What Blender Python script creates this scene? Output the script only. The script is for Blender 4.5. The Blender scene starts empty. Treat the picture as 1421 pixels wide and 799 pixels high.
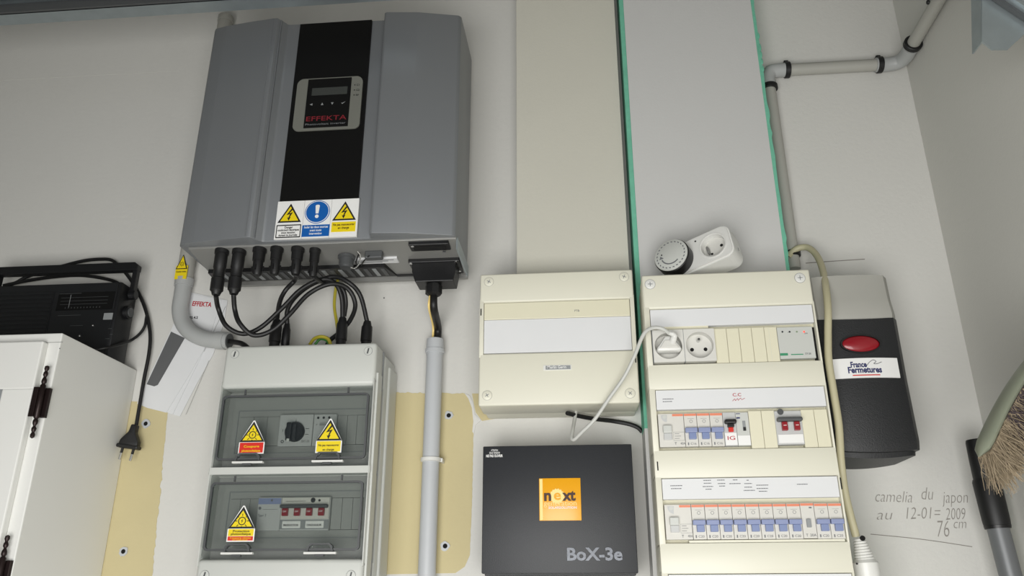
import bpy, bmesh, math, random
from mathutils import Vector, Matrix
random.seed(7)
C = bpy.context.scene.collection
# ---------------------------------------------------------------- camera, world, lights, exposure
EYE = 1.5                       # eye height above the floor; z below is measured from the eye
D = 1.26                        # camera to back wall
F, YAW, PITCH = 1112.77, 0.0915629, 0.3686066
cam = bpy.data.cameras.new('camera'); co = bpy.data.objects.new('camera', cam); C.objects.link(co)
co.location = (0, -D, EYE); co.rotation_euler = (math.pi/2 + PITCH, 0, YAW)
cam.sensor_width = 36; cam.lens = F*36/1421; cam.clip_start = .02
bpy.context.scene.camera = co
w = bpy.data.worlds.new('world'); bpy.context.scene.world = w; w.use_nodes = True
w.node_tree.nodes['Background'].inputs[0].default_value = (.72, .80, .90, 1)
w.node_tree.nodes['Background'].inputs[1].default_value = .2
def area(name, loc, target, sx, sy, power, col=(1, 1, 1)):
    l = bpy.data.lights.new(name, 'AREA'); l.shape = 'RECTANGLE'; l.size = sx; l.size_y = sy
    l.energy = power; l.color = col
    o = bpy.data.objects.new(name, l); C.objects.link(o); o.location = loc
    o.rotation_euler = (Vector(target)-Vector(loc)).to_track_quat('-Z', 'Y').to_euler(); return o
area('unseen_daylight_panel', (-.14, -1.50, 1.18), (-.10, 0, 1.50), 1.1, .9, 24, (1, .99, .965))  # unseen soft panel added behind the camera, placed to match the daylight falloff
vs = bpy.context.scene.view_settings
vs.view_transform = 'Standard'; vs.look = 'None'; vs.gamma = 1; vs.use_curve_mapping = False; vs.exposure = 0.08

# ---------------------------------------------------------------- sight-line measures (pixel of the 1421x799 photo -> point on a plane)
_cy, _sy, _cp, _sp = math.cos(YAW), math.sin(YAW), math.cos(PITCH), math.sin(PITCH)
_fwd = Vector((-_sy*_cp, _cy*_cp, _sp)); _rt = Vector((_cy, _sy, 0)); _up = _rt.cross(_fwd)
def ray(px, py):
    return _fwd*F + _rt*(px-710.5) - _up*(py-399.5)
def P(px, py, d):               # point at distance d in front of the camera plane (wall is d = D)
    v = ray(px, py); v = v*(d/v.y); return Vector((v.x, d-D, v.z))
def X(px, py, d): return P(px, py, d).x
def Z(px, py, d): return P(px, py, d).z
def Q(px, py, z):               # point on the level plane z
    v = ray(px, py); v = v*(z/v.z); return Vector((v.x, v.y-D, z))

# ---------------------------------------------------------------- materials
def rgb(h):
    h = h.lstrip('#'); f = lambda c: ((c/255)/12.92 if c/255 <= .04045 else ((c/255+.055)/1.055)**2.4)
    return tuple(f(int(h[i:i+2], 16)) for i in (0, 2, 4)) + (1,)
def mat(name, col, rough=.5, metal=0, noise=.04, nscale=30, bump=0, bscale=200, spec=.5, emit=None, strength=0, coat=0):
    m = bpy.data.materials.new(name); m.use_nodes = True; nt = m.node_tree; b = nt.nodes['Principled BSDF']
    c = rgb(col) if isinstance(col, str) else col
    b.inputs['Roughness'].default_value = rough; b.inputs['Metallic'].default_value = metal
    b.inputs['Specular IOR Level'].default_value = spec; b.inputs['Coat Weight'].default_value = coat
    tc = nt.nodes.new('ShaderNodeTexCoord')
    if noise:
        n = nt.nodes.new('ShaderNodeTexNoise'); n.inputs['Scale'].default_value = nscale; n.inputs['Detail'].default_value = 4
        mx = nt.nodes.new('ShaderNodeMix'); mx.data_type = 'RGBA'
        mx.inputs[6].default_value = tuple(x*(1-noise) for x in c[:3])+(1,)
        mx.inputs[7].default_value = tuple(min(1, x*(1+noise)) for x in c[:3])+(1,)
        nt.links.new(tc.outputs['Object'], n.inputs['Vector']); nt.links.new(n.outputs['Fac'], mx.inputs[0])
        nt.links.new(mx.outputs[2], b.inputs['Base Color'])
    else: b.inputs['Base Color'].default_value = c
    if bump:
        n2 = nt.nodes.new('ShaderNodeTexNoise'); n2.inputs['Scale'].default_value = bscale; n2.inputs['Detail'].default_value = 3
        bp = nt.nodes.new('ShaderNodeBump'); bp.inputs['Strength'].default_value = bump; bp.inputs['Distance'].default_value = .001
        nt.links.new(tc.outputs['Object'], n2.inputs['Vector']); nt.links.new(n2.outputs['Fac'], bp.inputs['Height'])
        nt.links.new(bp.outputs['Normal'], b.inputs['Normal'])
    if emit: b.inputs['Emission Color'].default_value = rgb(emit); b.inputs['Emission Strength'].default_value = strength
    return m
def tinted(name, col, rough=.05, gl=.12):
    m = bpy.data.materials.new(name); m.use_nodes = True; nt = m.node_tree; nt.nodes.clear()
    o = nt.nodes.new('ShaderNodeOutputMaterial'); t = nt.nodes.new('ShaderNodeBsdfTransparent'); g = nt.nodes.new('ShaderNodeBsdfGlossy')
    t.inputs[0].default_value = col; g.inputs['Roughness'].default_value = rough; g.inputs[0].default_value = (.8, .85, .84, 1)
    f = nt.nodes.new('ShaderNodeFresnel'); f.inputs[0].default_value = 1.45
    mx = nt.nodes.new('ShaderNodeMixShader')
    nt.links.new(f.outputs[0], mx.inputs[0]); nt.links.new(t.outputs[0], mx.inputs[1]); nt.links.new(g.outputs[0], mx.inputs[2])
    nt.links.new(mx.outputs[0], o.inputs[0]); return m
M = dict(
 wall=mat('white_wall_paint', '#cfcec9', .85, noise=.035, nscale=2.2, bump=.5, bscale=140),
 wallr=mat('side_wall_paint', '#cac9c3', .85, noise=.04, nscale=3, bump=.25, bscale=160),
 ceil=mat('ceiling_paint', '#8f8e88', .9), floor=mat('concrete_floor', '#a8a49c', .9, noise=.12, nscale=8, bump=.5, bscale=40),
 tan=mat('bare_tan_board', '#c4b88f', .9, noise=.05, nscale=14, bump=.3),
 plaster=mat('fresh_white_plaster', '#d4d3cf', .85, noise=.03, nscale=9, bump=.4),
 boardc=mat('cream_board_face', '#c9c7bb', .8, noise=.03, nscale=7, bump=.25),
 boardg=mat('grey_plasterboard_face', '#c6c6c4', .85, noise=.025, nscale=6, bump=.25),
 green=mat('green_board_paper', '#6fb79c', .8, noise=.18, nscale=60, bump=.5),
 cream=mat('cream_plastic', '#dad8c8', .42, noise=.012, nscale=5),
 cream2=mat('cream_plastic_flap', '#dcd8c0', .4, noise=.012, nscale=5),
 whitep=mat('white_plastic', '#dadad6', .35, noise=.01), paper=mat('white_paper', '#d9dadb', .7, noise=.02, nscale=20),
 lgrey=mat('light_grey_plastic', '#c3c5c0', .4, noise=.012, nscale=5), igrey=mat('inner_grey_plastic', '#9c9d9a', .5, noise=.02),
 mgrey=mat('mid_grey_plastic', '#8c8f90', .45), dgrey=mat('dark_grey_plastic', '#4a4c4d', .45),
 invp=mat('silver_grey_lacquer', '#808386', .42, metal=.35, noise=.03, nscale=4, bump=.08, bscale=900),
 steel=mat('brushed_steel', '#8f8f8c', .42, metal=.35, noise=.06, nscale=12),
 galv=mat('galvanised_steel', '#a4adb0', .45, metal=.75, noise=.14, nscale=45), chrome=mat('chrome', '#c9c9c9', .16, metal=1, noise=0),
 black=mat('black_plastic', '#101011', .42, noise=.1), gblack=mat('gloss_black_panel', '#080808', .55, noise=0, spec=.25), bezel=mat('bezel_grey', '#70716a', .45), dred=mat('dark_red_print', '#7d1a26', .6, noise=0), ltr=mat('chrome_letters', '#5a5c60', .3, metal=1, noise=.3, nscale=300),
 rubber=mat('black_rubber', '#121213', .5, noise=.1), hole=mat('dark_hole', '#050505', .9, noise=0),
 anth=mat('anthracite_powder_coat', '#25272b', .5, noise=.08, nscale=250, bump=.15, bscale=700),
 charc=mat('charcoal_textured_plastic', '#1f2022', .5, noise=.1, nscale=300, bump=.5, bscale=600),
 orange=mat('orange_sticker', '#e9a51c', .28, noise=.02), amber=mat('pale_amber_print', '#f6d98a', .4, noise=0),
 brown=mat('brown_print', '#3a1a0c', .5, noise=0), ink=mat('black_print', '#161616', .6, noise=0), inkg=mat('grey_print', '#6d6f72', .6, noise=0),
 wht=mat('white_print', '#e8e8e6', .5, noise=0), redp=mat('red_print', '#b01f2c', .5, noise=0), red=mat('red_plastic', '#8d1420', .3, noise=.05, coat=.3),
 redm=mat('red_label', '#cf2a1c', .45, noise=0), yel=mat('safety_yellow', '#e8cf1a', .4, noise=.01), blue=mat('safety_blue', '#0f5aa8', .4, noise=.01),
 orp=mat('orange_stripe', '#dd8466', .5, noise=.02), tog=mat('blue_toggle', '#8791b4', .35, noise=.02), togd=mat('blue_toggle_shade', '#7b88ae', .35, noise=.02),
 navy=mat('navy_print', '#252a5e', .5, noise=0), greenp=mat('green_print', '#3b8d68', .5, noise=0),
 pvc=mat('grey_pvc', '#a9abaa', .45, noise=.02), pvcw=mat('pale_grey_pvc', '#b9bcbf', .4, noise=.02), pvcb=mat('beige_grey_pvc', '#a8a7a0', .5, noise=.03),
 beige=mat('beige_cable_sheath', '#b9b394', .5, noise=.04), wcab=mat('white_cable_sheath', '#c3c4bf', .45, noise=.02),
 earth=mat('yellow_green_wire', '#a59a2e', .45, noise=.2, nscale=40), gearth=mat('green_wire', '#3d8a3a', .5),
 cab=mat('white_lacquered_wood', '#e2e2de', .45, noise=.02, nscale=3), bronze=mat('aged_bronze', '#2c2120', .4, metal=.6, noise=.2),
 glassc=tinted('smoked_window', (.915, .92, .915, 1)), glassb=tinted('clear_glass', (.93, .94, .93, 1)),
 bandg=mat('grey_print_band', '#5c5d5e', .6), lcd=mat('grey_display', '#3a3d3b', .2, noise=.02), radio=mat('radio_black', '#0e0f11', .45, noise=.08), radiof=mat('radio_charcoal', '#17181a', .4, noise=.1),
 mint=mat('mint_grey_plastic', '#868b7a', .4, noise=.05), bris=mat('straw_bristle', '#968770', .85, noise=.3, nscale=120), brisd=mat('purple_brown_bristle', '#4a4042', .85, noise=.35, nscale=120),
 pencil=mat('pencil_line', '#8f8b85', .8, noise=.15, nscale=300), led=mat('red_indicator', '#e0483c', .4, emit='#ff5040', strength=1.2, noise=0),
 dled=mat('dark_indicator', '#2b2f33', .3, noise=0), gled=mat('dim_indicator', '#8a9a80', .3, noise=0), polegr=mat('grey_pole_lacquer', '#6f7173', .4, metal=.2, noise=.03),
 sock=mat('socket_white', '#d2d1cb', .4, noise=.01), brk=mat('breaker_white', '#cfcdc6', .45, noise=.015), brk2=mat('breaker_grey', '#bcbdbc', .45, noise=.02),
)
# ---------------------------------------------------------------- object helpers
BASE = {}
def root(name, label, cat, base, group=None):
    o = bpy.data.objects.new(name, None); o.empty_display_size = .02; C.objects.link(o)
    b = Vector(base); o.location = (b.x, b.y, b.z+EYE); BASE[o.name] = b
    o['label'] = label; o['category'] = cat
    if group: o['group'] = group
    return o
def topof(o):
    while o.parent: o = o.parent
    return o
def obj(name, bm, m, parent=None, label=None, smooth=False, stuff=False):
    """link bm as one mesh object; coordinates are eye-relative world ones (z + EYE)"""
    me = bm if isinstance(bm, bpy.types.Mesh) else bpy.data.meshes.new(name)
    if parent is not None: sh = -BASE[topof(parent).name]
    else: sh = Vector((0, 0, EYE))
    if isinstance(bm, bmesh.types.BMesh):
        bmesh.ops.translate(bm, verts=bm.verts, vec=sh)
        bmesh.ops.recalc_face_normals(bm, faces=bm.faces)
        bm.to_mesh(me); bm.free()
    else: me.transform(Matrix.Translation(sh))
    ms = m if isinstance(m, (list, tuple)) else [m]
    if not me.materials:
        for x in ms: me.materials.append(x)
    if smooth:
        me.polygons.foreach_set('use_smooth', [True]*len(me.polygons))
        me.set_sharp_from_angle(angle=math.radians(38))
    o = bpy.data.objects.new(name, me); C.objects.link(o)
    if parent is not None: o.parent = parent
    if label: o['label'] = label
    if stuff or name == 'faint_print': o['kind'] = 'stuff'
    return o
def solo(name, bm, m, label, cat, base, group=None, smooth=False):
    """a thing that is one mesh, origin at base"""
    b = Vector(base); bmesh.ops.translate(bm, verts=bm.verts, vec=-b); bmesh.ops.recalc_face_normals(bm, faces=bm.faces)
    me = bpy.data.meshes.new(name); bm.to_mesh(me); bm.free(); me.materials.append(m)
    if smooth: me.polygons.foreach_set('use_smooth', [True]*len(me.polygons)); me.set_sharp_from_angle(angle=math.radians(38))
    o = bpy.data.objects.new(name, me); C.objects.link(o); o.location = (b.x, b.y, b.z+EYE); BASE[o.name] = b
    o['label'] = label; o['category'] = cat
    if group: o['group'] = group
    return o
def struct(name, bm, m, parent=None):
    o = obj(name, bm, m, parent); o['kind'] = 'structure'; BASE[o.name] = Vector((0, 0, -EYE)) + Vector((0, 0, 0)); return o
def nb(): return bmesh.new()
def box(x0, x1, y0, y1, z0, z1, bev=0, seg=2, bm=None, mtx=None):
    bm2 = bmesh.new(); r = bmesh.ops.create_cube(bm2, size=1)
    for v in bm2.verts:
        v.co = Vector((x0 if v.co.x < 0 else x1, y0 if v.co.y < 0 else y1, z0 if v.co.z < 0 else z1))
    if bev: bmesh.ops.bevel(bm2, geom=list(bm2.edges), offset=bev, segments=seg, profile=.5, affect='EDGES')
    if mtx is not None: bm2.transform(mtx)
    return merge(bm, bm2)
def merge(bm, bm2):
    if bm is None: return bm2
    me = bpy.data.meshes.new('t'); bm2.to_mesh(me); bm2.free(); bm.from_mesh(me); bpy.data.meshes.remove(me); return bm
def prism(pts, axis, a0, a1, bm=None, bev=0, mtx=None):
    """polygon pts (2D) extruded along axis ('x': pts=(y,z), 'y': pts=(x,z), 'z': pts=(x,y)) from a0 to a1"""
    bm2 = bmesh.new()
    mk = {'x': lambda p, a: (a, p[0], p[1]), 'y': lambda p, a: (p[0], a, p[1]), 'z': lambda p, a: (p[0], p[1], a)}[axis]
    A = [bm2.verts.new(mk(p, a0)) for p in pts]; B = [bm2.verts.new(mk(p, a1)) for p in pts]
    bm2.faces.new(A); bm2.faces.new(B[::-1]); n = len(pts)
    for i in range(n): bm2.faces.new((A[i], B[i], B[(i+1) % n], A[(i+1) % n]))
    bmesh.ops.recalc_face_normals(bm2, faces=bm2.faces)
    if bev: bmesh.ops.bevel(bm2, geom=list(bm2.edges), offset=bev, segments=2, profile=.5, affect='EDGES')
    if mtx is not None: bm2.transform(mtx)
    return merge(bm, bm2)
def rrect(x0, x1, z0, z1, r, n=5):
    out = []
    for cx, cz, a in ((x1-r, z1-r, 0), (x0+r, z1-r, 90), (x0+r, z0+r, 180), (x1-r, z0+r, 270)):
        for i in range(n+1):
            t = math.radians(a+90*i/n); out.append((cx+r*math.cos(t), cz+r*math.sin(t)))
    return out
def ring(outer, inner, y0, y1, bm=None):
    """frame between two equal-count loops in xz, from y0 (front) to y1"""
    bm2 = bmesh.new(); n = len(outer)
    L = [[bm2.verts.new((p[0], y, p[1])) for p in lp] for y in (y0, y1) for lp in (outer, inner)]
    of, inf, ob, ib = L
    for i in range(n):
        j = (i+1) % n
        bm2.faces.new((of[i], of[j], inf[j], inf[i])); bm2.faces.new((ob[i], ib[i], ib[j], ob[j]))
        bm2.faces.new((of[i], ob[i], ob[j], of[j])); bm2.faces.new((inf[i], inf[j], ib[j], ib[i]))
    return merge(bm, bm2)
def disc(c, n, r, h, seg=24, bm=None, r2=None, bev=0):
    """cylinder/cone from c along unit n, length h"""
    bm2 = bmesh.new(); bmesh.ops.create_cone(bm2, cap_ends=True, segments=seg, radius1=r, radius2=r if r2 is None else r2, depth=h)
    if bev: bmesh.ops.bevel(bm2, geom=[e for e in bm2.edges if len(e.link_faces) == 2 and e.calc_face_angle() > 1], offset=bev, segments=2, affect='EDGES')
    n = Vector(n).normalized(); q = Vector((0, 0, 1)).rotation_difference(n).to_matrix().to_4x4()
    bm2.transform(Matrix.Translation(Vector(c)+n*h/2) @ q); return merge(bm, bm2)
def ell(c, rx, ry, rz, bm=None, u=20, v=12, rot=None):
    bm2 = bmesh.new(); bmesh.ops.create_uvsphere(bm2, u_segments=u, v_segments=v, radius=1)
    m = Matrix.Diagonal((rx, ry, rz, 1))
    if rot is not None: m = rot @ m
    bm2.transform(Matrix.Translation(Vector(c)) @ m); return merge(bm, bm2)
def spline(pts, n=8):
    pts = [Vector(p) for p in pts]; out = []
    ext = [pts[0]*2-pts[1]]+pts+[pts[-1]*2-pts[-2]]
    for i in range(1, len(ext)-2):
        p0, p1, p2, p3 = ext[i-1:i+3]
        for k in range(n):
            t = k/n; out.append(.5*((2*p1)+(p2-p0)*t+(2*p0-5*p1+4*p2-p3)*t*t+(3*p1-p0-3*p2+p3)*t**3))
    out.append(pts[-1]); return out
def tube(pts, r, seg=12, bm=None, smooth=True, n=8):
    pts = spline(pts, n) if smooth and len(pts) > 2 else [Vector(p) for p in pts]
    bm2 = bmesh.new(); rings = []; N = len(pts); nrm = None
    for i, p in enumerate(pts):
        t = (pts[min(i+1, N-1)]-pts[max(i-1, 0)]).normalized()
        if nrm is None: nrm = t.orthogonal().normalized()
        nrm = (nrm - t*nrm.dot(t)).normalized(); b = t.cross(nrm)
        rr = r[min(len(r)-1, int(i*len(r)/N))] if isinstance(r, (list, tuple)) else r
        rings.append([bm2.verts.new(p+nrm*rr*math.cos(2*math.pi*k/seg)+b*rr*math.sin(2*math.pi*k/seg)) for k in range(seg)])
    for a, b in zip(rings, rings[1:]):
        for k in range(seg): bm2.faces.new((a[k], a[(k+1) % seg], b[(k+1) % seg], b[k]))
    bm2.faces.new(rings[0][::-1]); bm2.faces.new(rings[-1]); return merge(bm, bm2)
def lathe(prof, c, n, seg=20, bm=None):
    """prof: list of (distance along n, radius)"""
    bm2 = bmesh.new(); R = [[bm2.verts.new((r*math.cos(2*math.pi*k/seg), r*math.sin(2*math.pi*k/seg), h)) for k in range(seg)] for h, r in prof]
    for a, b in zip(R, R[1:]):
        for k in range(seg): bm2.faces.new((a[k], a[(k+1) % seg], b[(k+1) % seg], b[k]))
    bm2.faces.new(R[0][::-1]); bm2.faces.new(R[-1])
    q = Vector((0, 0, 1)).rotation_difference(Vector(n).normalized()).to_matrix().to_4x4()
    bm2.transform(Matrix.Translation(Vector(c)) @ q); return merge(bm, bm2)
FACE = Matrix.Rotation(math.pi/2, 4, 'X')      # text plane turned to face the viewer side (-y)
def text(s, size, x, y, z, w=None, bold=0, shear=0, align='LEFT', depth=.0002, mtx=None, bm=None, sx=1):
    cu = bpy.data.curves.new('t', 'FONT'); cu.body = s; cu.size = size; cu.align_x = align; cu.extrude = depth; cu.offset = bold*size; cu.shear = shear
    cu.resolution_u = 3
    o = bpy.data.objects.new('t', cu); C.objects.link(o); dg = bpy.context.evaluated_depsgraph_get(); dg.update()
    me = bpy.data.meshes.new_from_object(o.evaluated_get(dg)); bpy.data.objects.remove(o); bpy.data.curves.remove(cu)
    b2 = bmesh.new(); b2.from_mesh(me); bpy.data.meshes.remove(me)
    for f in b2.faces: f.material_index = 0
    if w and b2.verts:
        xs = [v.co.x for v in b2.verts]; k = w/(max(xs)-min(xs)); b2.transform(Matrix.Diagonal((k, 1, 1, 1)))
    b2.transform(Matrix.Translation((x, y, z)) @ FACE if mtx is None else mtx @ Matrix.Translation((x, y, z)) @ FACE)
    return merge(bm, b2)
def copy_tree(o, parent=None, off=None):
    c = o.copy(); C.objects.link(c)
    if parent is not None: c.parent = parent
    if off is not None: c.location = o.location + Vector(off)
    for ch in o.children: copy_tree(ch, c)
    return c
def ext(lo, hi, *a): return lo

# ---------------------------------------------------------------- the setting
xr = .5960
bm = box(-2.2, xr, 0, .12, -EYE, 1.3); wall = struct('wall_back', bm, M['wall'])
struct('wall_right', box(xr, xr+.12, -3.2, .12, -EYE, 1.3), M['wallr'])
struct('wall_left', box(-2.32, -2.2, -3.2, .12, -EYE, 1.3), M['wall'])
struct('ceiling', box(-2.32, xr+.12, -3.2, .12, 1.3, 1.4), M['ceil'])
struct('floor', box(-2.32, xr+.12, -3.2, .12, -EYE-.1, -EYE), M['floor'])
# bare tan patches (unpainted rectangles), each a thin ragged sheet on the wall
def sheet(pxs, dd, rag=0, th=.0006, closed=True):
    pts = []
    for i, p in enumerate(pxs):
        a = P(p[0], p[1], D); b = P(*pxs[(i+1) % len(pxs)][:2], D)
        pts.append((a.x, a.z))
        if len(p) > 2:
            n = int((b-a).length/.004)
            for k in range(1, n):
                t = k/n; q = a.lerp(b, t); r = random.uniform(-p[2], p[2]); pts.append((q.x+r, q.z+random.uniform(-.001, .001)))
    return prism(pts, 'y', -dd-th, -dd+.0004)
obj('bare_patch', sheet([(120, 553), (205, 558), (233, 572, .0006), (226, 640, .0018), (222, 690, .0012), (211, 799), (208, 830), (100, 830)], 0), M['tan'], wall, 'tan unpainted strip beside the cabinet')
obj('bare_patch', sheet([(525, 544, .0003), (645, 546), (655, 555), (657, 570), (661, 585), (657, 600, .0004), (655, 700, .0004), (652, 770), (645, 786), (632, 795), (520, 797)], 0), M['tan'], wall, 'tan unpainted patch behind the grey conduit')
obj('bare_patch', sheet([(655, 546), (680, 546), (686, 581), (669, 584), (660, 572)], 0), M['tan'], wall, 'tan torn corner below the cream box')
bm = prism([(P(a, b, D).x, P(a, b, D).z) for a, b in ((645, 546), (652, 549), (657, 560), (659, 575), (668, 583), (660, 590), (658, 602), (655.5, 599), (657, 585), (655, 566), (650, 553))], 'y', -.0016, 0)
obj('paint_ridge', bm, M['plaster'], wall)
for a, b in ((203, 588), (172, 765), (623, 576.5), (618, 757.5)):
    c = P(a, b, D); bm = ring([(c.x+.0075*math.cos(t*math.pi/8)*random.uniform(.8, 1.1), c.z+.0075*math.sin(t*math.pi/8)*random.uniform(.8, 1.1)) for t in range(16)],
        [(c.x+.0036*math.cos(t*math.pi/8), c.z+.0036*math.sin(t*math.pi/8)) for t in range(16)], -.0022, -.0003)
    o = obj('wall_plug', bm, M['pvcw'], wall)
    obj('plug_hole', disc((c.x, -.0012, c.z), (0, -1, 0), .0038, .0006, 16), M['hole'], o)
# pencil writing on the back wall
def wr(s, px, py, hpx, px2, tilt=0):
    a = P(px, py, D); b = P(px2, py, D)
    m = Matrix.Translation((a.x, -.0006, a.z)) @ Matrix.Rotation(tilt, 4, 'Y')
    return text(s, hpx*.0012, 0, 0, 0, w=b.x-a.x, mtx=m, shear=.35, depth=.0001, bold=-.017)
bm = wr('camelia', 1213, 696, 20, 1264, .035); bm = merge(bm, wr('du', 1277, 693, 22, 1294, .035)); bm = merge(bm, wr('japon', 1308, 698, 21, 1345, .0))
bm = merge(bm, wr('au', 1215, 721, 18, 1238)); bm = merge(bm, wr('12-01=', 1254, 720, 20, 1303)); bm = merge(bm, wr('2009', 1312, 721, 20, 1341))
bm = merge(bm, wr('76', 1299, 745, 28, 1317)); bm = merge(bm, wr('cm', 1322, 733, 17, 1340))
obj('pencil_writing', bm, M['pencil'], wall, 'pencil handwriting about a camellia')
obj('pencil_line', tube([P(1208, 741, D-.0004), P(1260, 746, D-.0004), P(1300, 751, D-.0004), P(1349, 758.5, D-.0004)], .0005, 6), M['pencil'], wall)
obj('scuff_line', tube([P(1118, 365, D-.0003), P(1160, 362, D-.0003), P(1200, 359.5, D-.0003)], .0007, 6), M['pencil'], wall)
obj('wall_seam', tube([P(-10, 112, D-.0002), P(250, 98, D-.0002)], .0004, 5), M['wall'], wall)

c = P(533, 413.5, D); obj('nail_hole', disc((c.x, -.0003, c.z), (0, -1, 0), .0012, .0006, 8), M['dgrey'], wall)
# ---------------------------------------------------------------- boxing boards
b1 = root('boxing_panel', 'cream faced boxing panel rising behind the cream box with blank flap', 'panel', (0, 0, .47))
c = [-.1005, .0835]
obj('board_face', box(-.1035, .0795, -.047, -.038, .462, 1.28, .0006), M['boardc'], b1)
obj('side_board', box(-.1030, -.094, -.038, 0, .462, 1.28), M['boardc'], b1)
b2 = root('boxing_panel', 'grey white plasterboard boxing with green cut edges, behind the timer', 'panel', (.2, 0, -.6))
XL, XR = .0868, .3278
obj('board_face', box(XL+.0085, XR-.0052, -.0605, -.058, -1.1, 1.28), M['boardg'], b2)
def ragged(x, y0, y1, r, z0=.30, z1=1.28, side=1):
    pts = []; z = z0; a = []
    while z < z1: a.append((x+side*random.uniform(0, r)*(1 if random.random() < .4 else .3), z)); z += random.uniform(.006, .02)
    pts = [(x-side*.006, z0)]+a+[(x-side*.006, z1)]
    return prism(pts, 'y', y0, y1)
bm = box(XL+.0008, XL+.0125, -.0592, 0, .235, 1.28); bm = merge(bm, ragged(XL+.002, -.0598, -.0585, .0012, .235, side=-1))
obj('edge_strip', bm, M['green'], b2, 'green paper left edge')
obj('edge_strip', box(XL+.0008, XL+.0125, -.0595, 0, -1.1, .235), M['boardg'], b2)
bm = box(XR-.0125, XR-.0003, -.0588, 0, -1.1, 1.28); bm = merge(bm, ragged(XR, -.0597, -.058, .0022)); obj('edge_strip', bm, M['green'], b2, 'green paper right edge')
bm = None
for z in (.86, .875, .89, .905, .93): bm = ell((XR+.001, -.059, z), .0022, .002, .006+random.random()*.003, bm, 8, 6)
obj('glue_bead', bm, M['green'], b2)

# ---------------------------------------------------------------- inverter
inv = root('solar_inverter', 'large silver grey solar inverter with black centre strip', 'inverter', (-.40, -.035, .505))
bot, top = .5163, .931
prof = [(-.6275, -.036), (-.6275, -.157), (-.622, -.1645), (-.5995, -.170), (-.5497, -.177), (-.5085, -.1815), (-.5035, -.1813), (-.4915, -.1635), (-.4880, -.1625), (-.322, -.1590), (-.3190, -.1600), (-.3175, -.1775), (-.3135, -.1790), (-.26, -.174), (-.193, -.1595), (-.1885, -.155), (-.1874, -.036)]
bm = prism(prof, 'z', bot, top, bev=.0012); obj('front_cover', bm, M['invp'], inv, smooth=True)
bm = prism([(-.035, bot), (-.035, .499), (-.155, .5125), (-.155, bot)], 'x', -.614, -.1874, bev=.0008); obj('underside_plate', bm, M['steel'], inv)
obj('lip_rail', box(-.603, -.186, -.042, -.034, .4935, .4995), M['steel'], inv)
obj('side_flange', box(-.1880, -.1855, -.150, -.035, .4975, .5165), M['galv'], inv)
obj('centre_ridge', box(-.5118, -.5103, -.1823, -.178, bot+.001, top-.001, .0005), M['invp'], inv)
obj('centre_ridge', box(-.4995, -.4980, -.1770, -.17, bot+.001, top-.001, .0005), M['invp'], inv)
# black strip
R0 = lambda px, py: P(px, py, D-.162)
yb = -.1628
tl, tr, bl, br = R0(417.2, 34.4), R0(515.4, 29.7), R0(388.7, 280), R0(498.2, 277.6)
x0, x1 = (tl.x+bl.x)/2, (tr.x+br.x)/2
obj('black_strip', box(x0, x1, -.1640, -.158, .575, .9295, .0004), M['gblack'], inv)
# display
DX = lambda px, py: P(px, py, D-.166)
a, b = DX(412, 125), DX(499, 120); z1 = DX(458, 107).z; z0 = DX(452, 180).z
dx0, dx1 = DX(409, 150).x, DX(501, 147).x
pts = [p for p in rrect(dx0, dx1, z0, z1, .010, 5)]
pts = [(x, z+(.005*(1-((x-(dx0+dx1)/2)/((dx1-dx0)/2))**2) - .003 if z > z0+.03 else 0)) for x, z in pts]
obj('display_bezel', prism(pts, 'y', -.1672, -.162, bev=.0006), M['bezel'], inv, 'grey display surround')
w = dx1-dx0
disp = obj('display_window', box(dx0+w*.17, dx0+w*.83, -.1682, -.1665, z0+.004, z1-.004, .0003), M['gblack'], inv)
a, b = DX(433, 134), DX(483, 121)
obj('lcd_screen', box(a.x, b.x, -.1686, -.168, a.z, b.z), M['lcd'], disp)
zz = DX(455, 145).z
for k, f in enumerate((.25, .42, .57, .73)):
    xx = dx0+w*f
    if k == 1: pt = [(xx-.0022, zz-.002), (xx+.0022, zz-.002), (xx, zz+.0025)]
    elif k == 2: pt = [(xx-.0022, zz+.002), (xx, zz-.0025), (xx+.0022, zz+.002)]
    elif k == 0: pt = [(xx-.002, zz), (xx+.0025, zz-.002), (xx+.0025, zz+.002)]
    else: pt = [(xx-.003, zz+.0005), (xx-.001, zz-.002), (xx+.004, zz+.0025), (xx-.001, zz)]
    obj('button', prism(pt, 'y', -.1687, -.168), M['mgrey'], disp)
obj('brand_lettering', text('EFFEKTA', .0125, dx0+w*.19, -.1684, z0+.0165, w=w*.60, bold=.0), M['dred'], disp, 'dark red lettering')
obj('small_lettering', text('Photovoltaic inverter', .0050, dx0+w*.19, -.1684, z0+.0085, w=w*.60), M['inkg'], disp)
for k in range(3):
    zz = DX(492, 119+7*k).z; bm = disc((dx1-w*.115, -.1671, zz+.0008), (0, -1, 0), .0011, .0004, 8)
    bm = text(('C1', 'C2', 'RF')[k], .0048, dx1-w*.09, -.1674, zz-.001, bm=bm); obj('status_mark', bm, M['ink'], inv)
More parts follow.
